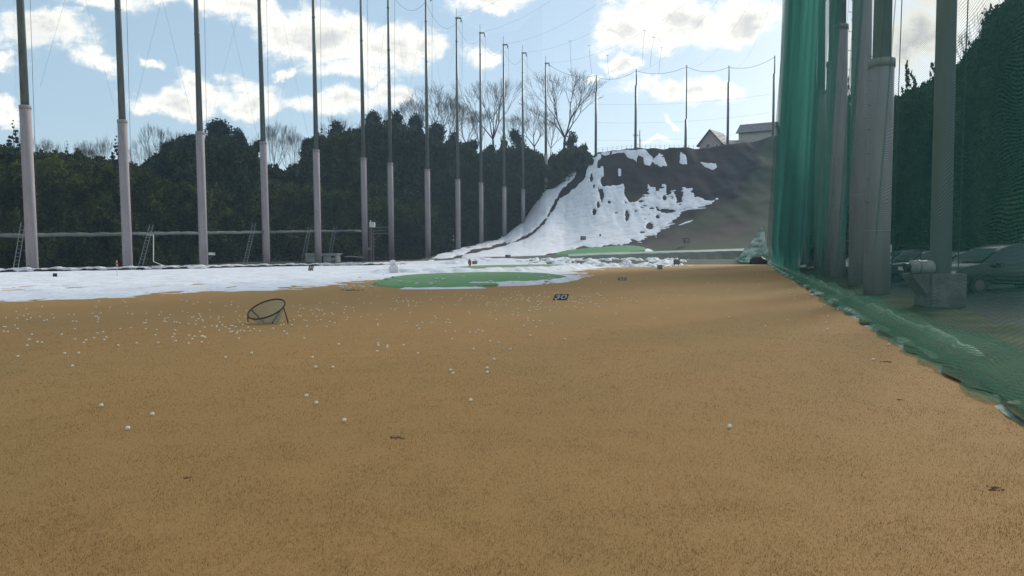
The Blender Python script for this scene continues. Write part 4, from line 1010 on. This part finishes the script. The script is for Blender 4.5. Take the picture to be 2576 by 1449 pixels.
# ------------------------------------------------------------------ cars behind the net
def car(loc, yaw, L_, Wd, H, label, paint_c, van=False):
    o = empty('parked_car', loc, label, 'car', 'dark cars parked behind the net'); o.rotation_euler = (0, 0, yaw)
    M_p = mat('car_paint', paint_c, None, 2, .22, spec=.5)
    # body side profile, front at -X
    if van: prof = [(0, .35), (0, .75), (.25, .95), (.95, 1.08), (1.75, H - .18), (2.3, H), (L_ - .6, H - .02), (L_ - .12, H - .2), (L_, 1.1), (L_, .35)]
    else: prof = [(0, .35), (0, .68), (.25, .82), (1.15, .95), (1.95, H - .1), (2.5, H), (3.3, H - .03), (L_ - .55, 1.02), (L_ - .05, .95), (L_, .35)]
    m = MB(); n = len(prof); ws = []
    for (x, z) in prof: ws.append(Wd / 2 * (1 - .22 * max(0, (z - .95)) / max(.1, H - .95)) * (.86 if x < .1 or x > L_ - .1 else 1))
    vs = [(x, -w_, z) for (x, z), w_ in zip(prof, ws)] + [(x, w_, z) for (x, z), w_ in zip(prof, ws)]
    m.add(vs, [tuple(range(n)), tuple(range(2 * n - 1, n - 1, -1))] + [(i, n + i, n + (i + 1) % n, (i + 1) % n) for i in range(n)])
    b = m.build('body', M_p, o)
    md = b.modifiers.new('bevel', 'BEVEL'); md.width = .05; md.segments = 3; md.limit_method = 'ANGLE'; b.data.polygons.foreach_set('use_smooth', [True] * len(b.data.polygons))
    # side glass, windscreen
    i0 = 3; sx0, sx1 = prof[3][0] + .25, L_ - .75
    for s_ in (-1, 1):
        zt = H - .16; y0 = s_ * (Wd / 2 + .004); y1 = s_ * (Wd / 2 * .80 + .02)
        m = MB(); m.add([(sx0 + .1, y0, 1.02), (sx1, y0, 1.04), (sx1 - .35, y1, zt), (sx0 + (prof[4][0] - prof[3][0]) * .9, y1, zt)], [(0, 1, 2, 3)]); m.build('side_window', M_glass, o)
    a_, b_ = prof[3], prof[4]; m = MB(); nx = -.012; w0, w1 = ws[3] * .9, ws[4] * .9
    m.add([(a_[0] + .06 + nx, -w0, a_[1] + .06), (a_[0] + .06 + nx, w0, a_[1] + .06), (b_[0] - .04 + nx, w1, b_[1] + .0), (b_[0] - .04 + nx, -w1, b_[1] + .0)], [(0, 1, 2, 3)])
    m.v = [(x - .015, y, z + .015) for x, y, z in m.v]; m.build('windscreen', M_glass, o)
    for x in (.85, L_ - .8):
        for s_ in (-1, 1):
            m = MB(); m.tube([(x, s_ * (Wd / 2 - .2), .32), (x, s_ * (Wd / 2 + .01), .32)], .32, 18); wh = m.build('wheel', M_black, o)
            m = MB(); m.tube([(x, s_ * (Wd / 2 - .1), .32), (x, s_ * (Wd / 2 + .02), .32)], .19, 12); m.build('rim', M_rust, wh)
    for s_ in (-1, 1):
        m = MB(); m.box((.02, s_ * (Wd / 2 - .32), .72), (.10, .38, .16)); m.build('headlight', M_white, o)
        m = MB(); m.box((prof[3][0] + .55, s_ * (Wd / 2 + .12), 1.02), (.14, .22, .15)); m.build('mirror', M_p, o)
    return o
car(Vector((15.4, 27.0, .24)), .10, 4.7, 1.75, 1.78, 'dark minivan with bright windscreen edge at the right end of the row', (.02, .025, .028), True)
car(Vector((17.4, 33.0, .26)), .06, 4.5, 1.72, 1.52, 'dark sedan half hidden behind the thick steel pole', (.03, .04, .042))
car(Vector((18.6, 38.0, .26)), .04, 4.4, 1.72, 1.56, 'dark green-grey car left of the thick steel pole', (.05, .06, .062))
car(Vector((20.6, 44.0, .26)), .0, 4.3, 1.70, 1.60, 'farthest parked car, a sliver of roof beside the stepped concrete pole', (.06, .07, .075))
# reflector post and light fence near the cars
rp = empty('reflector_post', (15.2, 30.2, .1), 'thin post with pale reflector bands beside the broad concrete pole', 'post')
m = MB(); m.tube([(0, 0, 0), (0, 0, 1.95)], .035, 8); m.build('post', M_galv, rp)
m = MB(); m.tube([(0, 0, 1.35), (0, 0, 1.45)], .04, 8); m.tube([(0, 0, 1.15), (0, 0, 1.22)], .04, 8); m.tube([(0, 0, 1.6), (0, 0, 1.9)], .04, 8); m.build('reflector_band', M_white, rp)
pf = empty('pipe_fence', (17.0, 31.5, .1), 'thin dark pipe fence in front of the parked cars', 'fence')
m = MB(); m.tube([(-1.2, 0, 1.85), (1.5, 0, 1.85)], .02, 5); m.tube([(.1, 0, 0), (.1, 0, 1.85)], .025, 5); m.tube([(-1.1, 0, 0), (-1.1, 0, 1.85)], .025, 5); m.build('frame', M_black, pf)

# ------------------------------------------------------------------ vegetation
def leaf_cloud(cent, rad, n, size, rg, flat=1.0):
    """n leaf-sprig quads spread on and in lumps with given centres/radii"""
    cent = np.asarray(cent); rad = np.asarray(rad); w = rad ** 2; w = w / w.sum()
    k = rg.choice(len(cent), n, p=w); d = rg.normal(size=(n, 3)); d /= np.linalg.norm(d, axis=1)[:, None]
    r = rad[k] * (rg.random(n) ** .35) * (1 + .18 * rg.normal(size=n))
    c = cent[k] + d * r[:, None] * np.array([1, 1, flat])
    a = rg.normal(size=(n, 3)); a /= np.linalg.norm(a, axis=1)[:, None]
    b = np.cross(a, rg.normal(size=(n, 3))); b /= np.linalg.norm(b, axis=1)[:, None]
    s = size * (.5 + rg.random(n))[:, None]
    V = np.stack([c - a * s, c + b * s * .45, c + a * s, c - b * s * .45], 1).reshape(-1, 3)
    return V, np.arange(n * 4).reshape(-1, 4)
def crown_round(rg, H, R, n, size, lumps=26):
    cent = []; rad = []
    for i in range(lumps):
        t = rg.random(); z = H * (.18 + .78 * t); rr_ = R * math.sin(math.pi * min(1, .22 + .70 * t)) * .72
        a = rg.random() * 2 * math.pi; q = rr_ * rg.random() ** .5
        cent.append((q * math.cos(a), q * math.sin(a), z)); rad.append(R * rg.uniform(.22, .42))
    return leaf_cloud(cent, rad, n, size, rg, .85)
def crown_conifer(rg, H, R, n, size):
    cent = []; rad = []
    L_ = 16
    for i in range(L_):
        t = i / (L_ - 1); z = H * (.15 + .83 * t); rr_ = R * (1 - t) ** .8 + .12
        for k in range(max(1, int(6 * (1 - t)) + 1)):
            a = rg.random() * 6.28; cent.append((rr_ * .7 * math.cos(a), rr_ * .7 * math.sin(a), z - rr_ * .12)); rad.append(.25 * R * (1 - t) + .16)
    return leaf_cloud(cent, rad, n, size, rg, .55)
def crown_bamboo(rg, H, R, n, size):
    cent = []; rad = []
    for i in range(16):
        a = rg.random() * 6.28; q = R * rg.random() ** .5 * .8; h = H * rg.uniform(.72, 1.0); lean = rg.uniform(.05, .2) * R
        for t in np.linspace(.3, 1, 9):
            cent.append((q * math.cos(a) + lean * math.cos(a) * t ** 3 * 3, q * math.sin(a) + lean * math.sin(a) * t ** 3 * 3, h * t - (t > .95) * .3)); rad.append(R * .17 * (1.25 - t) + .12)
    return leaf_cloud(cent, rad, n, size, rg, 1.0)
def trunk_mb(H, r, rg, limbs=5):
    m = MB(); pts = [(rg.uniform(-.1, .1) * k, rg.uniform(-.1, .1) * k, H * .75 * k / 5) for k in range(6)]
    m.tube(pts, [r * (1 - .15 * k) for k in range(6)], 7)
    for k in range(limbs):
        p = Vector(pts[2 + k % 3]); a = rg.random() * 6.28; q = p + Vector((math.cos(a), math.sin(a), 1.0)) * H * .16
        m.tube([p, q], [r * .4, r * .15], 5)
    return m
def bare_tree(rg, H, R, r0, depth=7, spread=.55):
    m = MB(); 
    def grow(p, d, L_, r, lev):
        n = 3; pts = [p]; q = p; dd = d
        for k in range(n):
            dd = (dd + Vector((rg.uniform(-.12, .12), rg.uniform(-.12, .12), rg.uniform(-.02, .10)))).normalized(); q = q + dd * L_ / n; pts.append(q)
        m.tube(pts, [r, r * .88, r * .76, r * .62], 6 if lev < 2 else (4 if lev < 4 else 3), caps=False)
        if lev >= depth: return
        kids = 5 if lev == 0 else (3 if rg.random() < .35 else 2)
        for k in range(kids):
            ang = rg.uniform(.30, .75) if lev == 0 else rg.uniform(.16, spread); az = k / kids * 6.28 + rg.random() * 1.2
            t = dd.orthogonal().normalized(); b = dd.cross(t)
            nd = (dd * math.cos(ang) + (t * math.cos(az) + b * math.sin(az)) * math.sin(ang)); nd = (nd + Vector((0, 0, .05))).normalized()
            grow(q, nd, L_ * rg.uniform(.70, .84), max(r * .60 * rg.uniform(.8, 1.05), .008), lev + 1)
        if lev >= 2:
            for k in range(2):
                j = pts[1 + k]; az = rg.random() * 6.28; t = dd.orthogonal().normalized(); b = dd.cross(t)
                nd = (dd * .85 + (t * math.cos(az) + b * math.sin(az)) * .5).normalized(); e = j + nd * L_ * .6
                m.tube([j, e], [max(r * .3, .010), .007], 3, caps=False)
    grow(Vector((0, 0, -.5)), Vector((0, 0, 1)), H * .25, r0, 0)
    V = np.array(m.v); top = V[:, 2].max(); V[:, 2] *= H / top; rr_ = np.percentile(np.hypot(V[:, 0], V[:, 1]), 98); V[:, :2] *= R / rr_
    m.v = [tuple(p) for p in V]; return m
rg = np.random.default_rng(11)
PROTO = {}
def make_proto(kind, i):
    key = (kind, i)
    if key in PROTO: return PROTO[key]
    if kind == 'evergreen': V, Fc = crown_round(rg, 1 * 10, 3.6, 7500, .24); mm = M_leaf2; tm = trunk_mb(10, .22, rg)
    elif kind == 'conifer': V, Fc = crown_conifer(rg, 10, 2.4, 8000, .2); mm = M_leaf2; tm = trunk_mb(12, .16, rg, 0)
    elif kind == 'bamboo': V, Fc = crown_bamboo(rg, 10, 3.0, 6500, .24); mm = M_bam; tm = trunk_mb(10, .06, rg, 0)
    if kind == 'bare':
        tw_ = bare_tree(rg, 10, 4.2, .14, 7 if i % 2 == 0 else 6, .42); me = bpy.data.meshes.new('branches'); me.from_pydata(tw_.v, [], tw_.f); me.update(); me.materials.append(M_twig)
        PROTO[key] = (me, None); return PROTO[key]
    me = np_mesh('crown', V, Fc); me.materials.append(mm)
    t = bpy.data.meshes.new('trunk'); t.from_pydata(tm.v, [], tm.f); t.update(); t.materials.append(M_bark)
    PROTO[key] = (me, t); return PROTO[key]
NAMES = {'evergreen': 'evergreen_tree', 'conifer': 'conifer_tree', 'bamboo': 'bamboo_clump', 'bare': 'bare_tree'}
def tree(kind, i, px, ytop, ybase, Y, wpx, label, group, yaw=None):
    b = P(px, ybase, Y); t = P(px, ytop, Y); H = t.z - b.z; R = wpx / 2 / F * Y
    cm, tm = make_proto(kind, i); o = empty(NAMES[kind], b, label, 'tree' if kind != 'bamboo' else 'bamboo', group)
    r0 = {'evergreen': 3.4, 'conifer': 2.2, 'bamboo': 3.0, 'bare': 4.2}[kind]
    o.scale = (R / r0, R / r0, H / 10.0); o.rotation_euler = (0, 0, rg.random() * 6.28 if yaw is None else yaw)
    c = bpy.data.objects.new('crown' if kind != 'bare' else 'branches', cm); COL.objects.link(c); c.parent = o
    if tm: c = bpy.data.objects.new('trunk', tm); COL.objects.link(c); c.parent = o
    return o
POLEPX = [60, 305, 500, 660, 795, 912, 981, 1072, 1149, 1207, 1267, 1315, 1372, 1497]
def where(px):
    k = sum(1 for q in POLEPX if q < px)
    if k == 0: return 'left of the first pole'
    if k >= 14: return 'right of the last left pole'
    return 'between the %s and %s poles from the left' % (ORD[k - 1], ORD[k])
dist = lambda px: float(np.interp(px, [0, 300, 600, 900, 1100, 1300, 1480], [92, 102, 124, 146, 167, 190, 198]))
TR = [  # kind, px, top y, width
    ('conifer', 38, 300, 50), ('bare', 78, 325, 80), ('conifer', 172, 352, 26), ('bare', 128, 345, 60), ('bare', 250, 338, 80), ('conifer', 296, 340, 50), ('evergreen', 15, 360, 90), ('bare', 215, 352, 60),
    ('bare', 405, 308, 100), ('bare', 360, 345, 60), ('evergreen', 470, 335, 120), ('evergreen', 550, 312, 130), ('evergreen', 600, 330, 90), ('evergreen', 430, 355, 90), ('evergreen', 645, 350, 50), ('bare', 470, 325, 60),
    ('bare', 695, 298, 80), ('bare', 735, 310, 70), ('evergreen', 775, 345, 50), ('conifer', 812, 322, 50), ('evergreen', 850, 312, 90), ('bare', 860, 280, 90), ('evergreen', 895, 320, 60),
    ('evergreen', 938, 290, 80), ('evergreen', 1000, 285, 80), ('bare', 960, 262, 80), ('conifer', 968, 300, 40), ('evergreen', 1045, 300, 80), ('bare', 1040, 245, 100),
    ('bare', 1095, 212, 150), ('bare', 1125, 235, 110), ('evergreen', 1100, 320, 90), ('evergreen', 1140, 340, 70), ('bare', 1175, 262, 80), ('evergreen', 1185, 350, 70),
    ('bare', 1243, 197, 150), ('bare', 1210, 270, 80), ('evergreen', 1230, 365, 70), ('evergreen', 1300, 322, 60), ('bare', 1290, 290, 80), ('evergreen', 1268, 350, 50),
    ('bare', 1345, 262, 110), ('evergreen', 1340, 372, 60), ('bare', 1420, 178, 175), ('evergreen', 1440, 338, 70), ('evergreen', 1395, 388, 60), ('evergreen', 1465, 360, 50), ('bare', 1385, 300, 70)]
cnt = {}
for kind, px, yt, wpx in TR: cnt.setdefault((kind, where(px)), []).append(px)
look = {'evergreen': 'dark leafy evergreen tree', 'conifer': 'spiky dark conifer', 'bare': 'bare twiggy tree', 'bamboo': 'feathery bamboo clump'}
for k, (kind, px, yt, wpx) in enumerate(TR):
    grp = sorted(cnt[(kind, where(px))]); i = grp.index(px)
    extra = '' if len(grp) == 1 else (', left one' if i == 0 else (', right one' if i == len(grp) - 1 else ', middle one'))
    if kind == 'bare' and px == 1420: lab = 'tallest bare tree with wide fan crown at the left end of the ridge'
    else: lab = '%s %s%s' % (look[kind], where(px), extra)
    Yt = dist(px) + (8 if kind == 'bare' else (k % 3) * 3)
    base_y = {'bare': yt + 190, 'conifer': yt + 150, 'evergreen': yt + 160}[kind]
    if kind == 'bare' and px > 1060: base_y = 395 if px < 1400 else 390
    if px == 1345: base_y = 400
    base_y = max(base_y, 395) if px > 1060 else base_y
    tree(kind, k % (4 if kind != 'conifer' else 2), px, yt, base_y, Yt, wpx * (1.35 if kind == 'bare' else 1), lab, 'trees of the wood along the left side')

# the wood itself, one dark mass below the tree tops
TOPX = [-150, 0, 100, 200, 250, 300, 340, 400, 440, 500, 560, 600, 640, 660, 700, 750, 780, 820, 860, 900, 920, 960, 1000, 1050, 1100, 1150, 1200, 1250, 1290, 1320, 1350, 1390, 1430, 1460, 1500]
TOPY = [380, 372, 378, 382, 398, 412, 412, 385, 362, 345, 335, 345, 372, 412, 420, 405, 345, 335, 325, 325, 308, 302, 308, 315, 345, 358, 370, 378, 365, 362, 385, 396, 376, 372, 392]
def wood(name, n, xlo, xhi, ytops, dfn, depth, size, m, base_y, seed, label, jit=18):
    r = np.random.default_rng(seed); px = r.uniform(xlo, xhi, n); top = np.interp(px, *ytops) + (fbm(px * .045, px * 0 + 3, 4, seed) - .45) * jit * 2
    dd = r.random(n) ** 1.5; Y = np.array([dfn(q) for q in px]) - depth * (1 - dd)
    by = np.interp(px, base_y[0], base_y[1])
    tt = r.random(n) ** .8; lumpy = fbm(px * .03 + 5, tt * 6, 3, seed + 4); Y = Y + (lumpy - .5) * 9
    py = top + (by - top) * (1 - tt) + (1 - dd) * 30 * np.clip(tt - .5, 0, 1)
    rr_, up = (px - 1288) / F, (724.5 - py) / F; c, s = math.cos(PITCH), math.sin(PITCH); f = c + up * s
    C = np.stack([rr_ * Y / f, Y, CAMZ + (-s + up * c) * Y / f], -1)
    a = r.normal(size=(n, 3)); a[:, 2] -= .3; a /= np.linalg.norm(a, axis=1)[:, None]; b = np.cross(a, r.normal(size=(n, 3))); b /= np.linalg.norm(b, axis=1)[:, None]
    sz = (size * (.5 + r.random(n)) * Y / 100)[:, None]
    V = np.stack([C - a * sz, C + b * sz * .45, C + a * sz, C - b * sz * .45], 1).reshape(-1, 3)
    me = np_mesh(name, V, np.arange(4 * n).reshape(-1, 4)); return tag(link(me, name, None, [m]), label, 'wood', None, 'stuff')
woodd = lambda px: dist(px) - 2
BY = ([-150, 0, 300, 600, 900, 1060, 1150, 1250, 1320, 1400, 1480], [700, 695, 685, 678, 670, 665, 650, 630, 600, 510, 420])
wood('wood', 260000, -180, 1490, (TOPX, TOPY), woodd, 10, .30, M_leaf, BY, 71, 'dark mixed wood forming one mass behind the left poles')
bt = ([-150, 0, 90, 130, 200, 250, 300, 380, 440, 520, 600, 680, 760, 860, 960, 1060, 1200, 1500], [400, 392, 385, 385, 395, 400, 410, 412, 440, 450, 440, 440, 455, 470, 480, 500, 520, 560])
wood('bamboo_thicket', 110000, -180, 1100, bt, lambda p: dist(p) - 9, 7, .24, M_bam, BY, 72, 'olive green bamboo and scrub along the foot of the wood')

# right-hand wood behind the car park
RX_, RYt = [2060, 2130, 2200, 2240, 2280, 2330, 2380, 2420, 2460, 2500, 2540, 2800], [300, 262, 262, 240, 235, 205, 175, 150, 90, 30, -20, -120]
wood('wood', 110000, 2040, 2850, (RX_, RYt), lambda p: float(np.interp(p, [2040, 2300, 2600, 2850], [78, 62, 52, 46])), 8, .42, M_leaf, ([2040, 2850], [650, 650]), 73, 'dark hillside wood seen through the net on the right', 14)
for k, (kind, px, yt, w_, Yt, lab) in enumerate([('bamboo', 2268, 180, 70, 58, 'feathery bamboo tops right of the broad concrete pole'), ('bamboo', 2315, 140, 70, 60, 'tall bamboo plume left of the thick steel pole'), ('evergreen', 2330, 205, 60, 56, 'dark round treetop just left of the thick steel pole'),
                                         ('evergreen', 2440, 120, 100, 52, 'dark bushy treetop right of the thick steel pole'), ('bare', 2455, 15, 110, 55, 'bare twiggy tree rising beside the steep right-hand wood'), ('evergreen', 2510, 10, 120, 50, 'large dark evergreen at the upper right behind the net'),
                                         ('evergreen', 2575, -60, 150, 48, 'tallest dark evergreen cut by the right edge'), ('bare', 2225, 195, 50, 60, 'thin bare treetop between the two concrete poles'), ('bamboo', 2130, 190, 50, 70, 'wispy bamboo between the paired poles and the tall pole'), ('bare', 2060, 190, 60, 76, 'pale bare treetop left of the paired poles')]):
    tree(kind, k % 2 if kind in ('conifer',) else k % 3, px, yt, yt + 330, Yt, w_ * 1.2, lab, 'trees of the right-hand wood')

# grass blades in the nearest lawn
def grass(n, y0, y1, h, w, seed, name):
    r = np.random.default_rng(seed); Y = y0 * (y1 / y0) ** (r.random(n)); half = 1288 / F * Y + 3.5
    X = r.uniform(-1, 1, n) * half; ok = X < NETX(Y) - .1; X, Y = X[ok], Y[ok]; n = len(X)
    tuftn = fbm(X * 3.2, Y * 3.2, 3, 81); ok = tuftn * .45 + r.random(n) > .34 + .85 * np.clip((Y - 7) / 13, 0, 1); X, Y, tuftn = X[ok], Y[ok], tuftn[ok]; n = len(X)
    Z = (fbm(X * .11, Y * .11, 3, 2) - .5) * .05
    a = r.uniform(0, 2 * math.pi, n); ln = h * (.4 + .9 * r.random(n)) * (.5 + tuftn); tilt = r.uniform(.5, 1.35, n)
    wd = w * (.6 + .8 * r.random(n)) * np.clip(Y / 7, 1, 3)
    dx, dy = np.cos(a), np.sin(a); bx, by = -dy, dx
    p0 = np.stack([X - bx * wd, Y - by * wd, Z - .003], -1); p1 = np.stack([X + bx * wd, Y + by * wd, Z - .003], -1)
    p2 = np.stack([X + dx * ln * np.sin(tilt), Y + dy * ln * np.sin(tilt), Z + ln * np.cos(tilt) + .002], -1)
    V = np.stack([p0, p1, p2], 1).reshape(-1, 3)
    me = np_mesh(name, V, np.arange(3 * n).reshape(-1, 3))
    base = np.array([.26, .145, .050]); v = np.repeat(r.random(n), 3)[:, None]; g = np.repeat(fbm(X * .5, Y * .5, 3, 83), 3)[:, None]
    C = base * (.72 + .5 * v) * (1 - .12 * np.clip((g - .45) * 8, 0, 1)); C = C * (1 - .35 * (v > .93)) ; paint(me, 'tint', C)
    m = mat('straw_blade', (.4, .27, .12), None, 3, .75, trans=.25, spec=.2); nt = m.node_tree; at = nt.nodes.new('ShaderNodeVertexColor'); at.layer_name = 'tint'
    nt.links.new(at.outputs[0], nt.nodes['Principled BSDF'].inputs['Base Color'])
    for q in nt.nodes:
        if q.type == 'BSDF_TRANSLUCENT': nt.links.new(at.outputs[0], q.inputs[0])
    tag(link(me, name, None, [m]), 'short straw-brown dormant grass blades of the near lawn', 'grass', None, 'stuff')
grass(760000, 3.6, 20, .018, .0014, 91, 'grass')

# ------------------------------------------------------------------ air
hz_ = MB(); hz_.box((40, 110, 28), (560, 330, 60)); ho = hz_.build('haze', None); tag(ho, kind='stuff'); ho.data.materials.clear()
hm = bpy.data.materials.new('haze'); hm.use_nodes = True; nt = hm.node_tree; nt.nodes.clear(); o_ = nt.nodes.new('ShaderNodeOutputMaterial')
pv_ = nt.nodes.new('ShaderNodeVolumePrincipled'); pv_.inputs['Color'].default_value = (.55, .78, 1.0, 1); pv_.inputs['Density'].default_value = .00046; pv_.inputs['Anisotropy'].default_value = .3
nt.links.new(pv_.outputs[0], o_.inputs['Volume']); ho.data.materials.append(hm)

# clots of snow lying on the near green and slush at its foot
m = MB(); rr = random.Random(5)
for k in range(70):
    px, py = (rr.uniform(960, 1400), rr.uniform(690, 716)) if k < 30 else (rr.uniform(1020, 1200), rr.gauss(721, 1.2)) if k < 50 else (rr.uniform(830, 1000), rr.uniform(709, 726))
    z = .30 if k < 30 else .03; g = G(px, py, z * .8); m.sphere((g.x, g.y, z if k >= 30 else .27), rr.uniform(.03, .10), 7, 5, (1.5, 1.2, .6), .2)
tag(m.build('snow_clots', M_snowpile), 'small clots of snow on and around the nearest green', 'snow', None, 'stuff')
# scuffs and divots in the turf
M_div = mat('bare_soil', (.10, .058, .028), (.16, .095, .045), 20, .95, .5, 60)
for px, py, w_, l_ in ((993, 1101, .055, 'dark divot right of the lowest middle golf ball'), (2264, 1006, .035, 'small dark clod on the lawn near the right net'), (470, 1199, .03, 'tiny clod with a pale fleck on the lower left lawn'),
                       (2505, 1228, .06, 'dark scuff at the lower right edge of the lawn'), (2230, 910, .07, 'dark torn turf beside the foot of the green net'), (885, 731, .35, 'dark wet gash in the turf left of the nearest green')):
    g = G(px, py); m = MB(); [m.sphere((rr.gauss(0, w_ * .6), rr.gauss(0, w_ * .5), 0), w_ * rr.uniform(.10, .26), 7, 4, (1.3, 1.0, .35), .3) for _ in range(16)]; o = m.build('divot', M_div, None, True, (g.x, g.y, lawn_z(g.x, g.y) + .004)); tag(o, l_, 'divot', 'scuffs in the lawn')
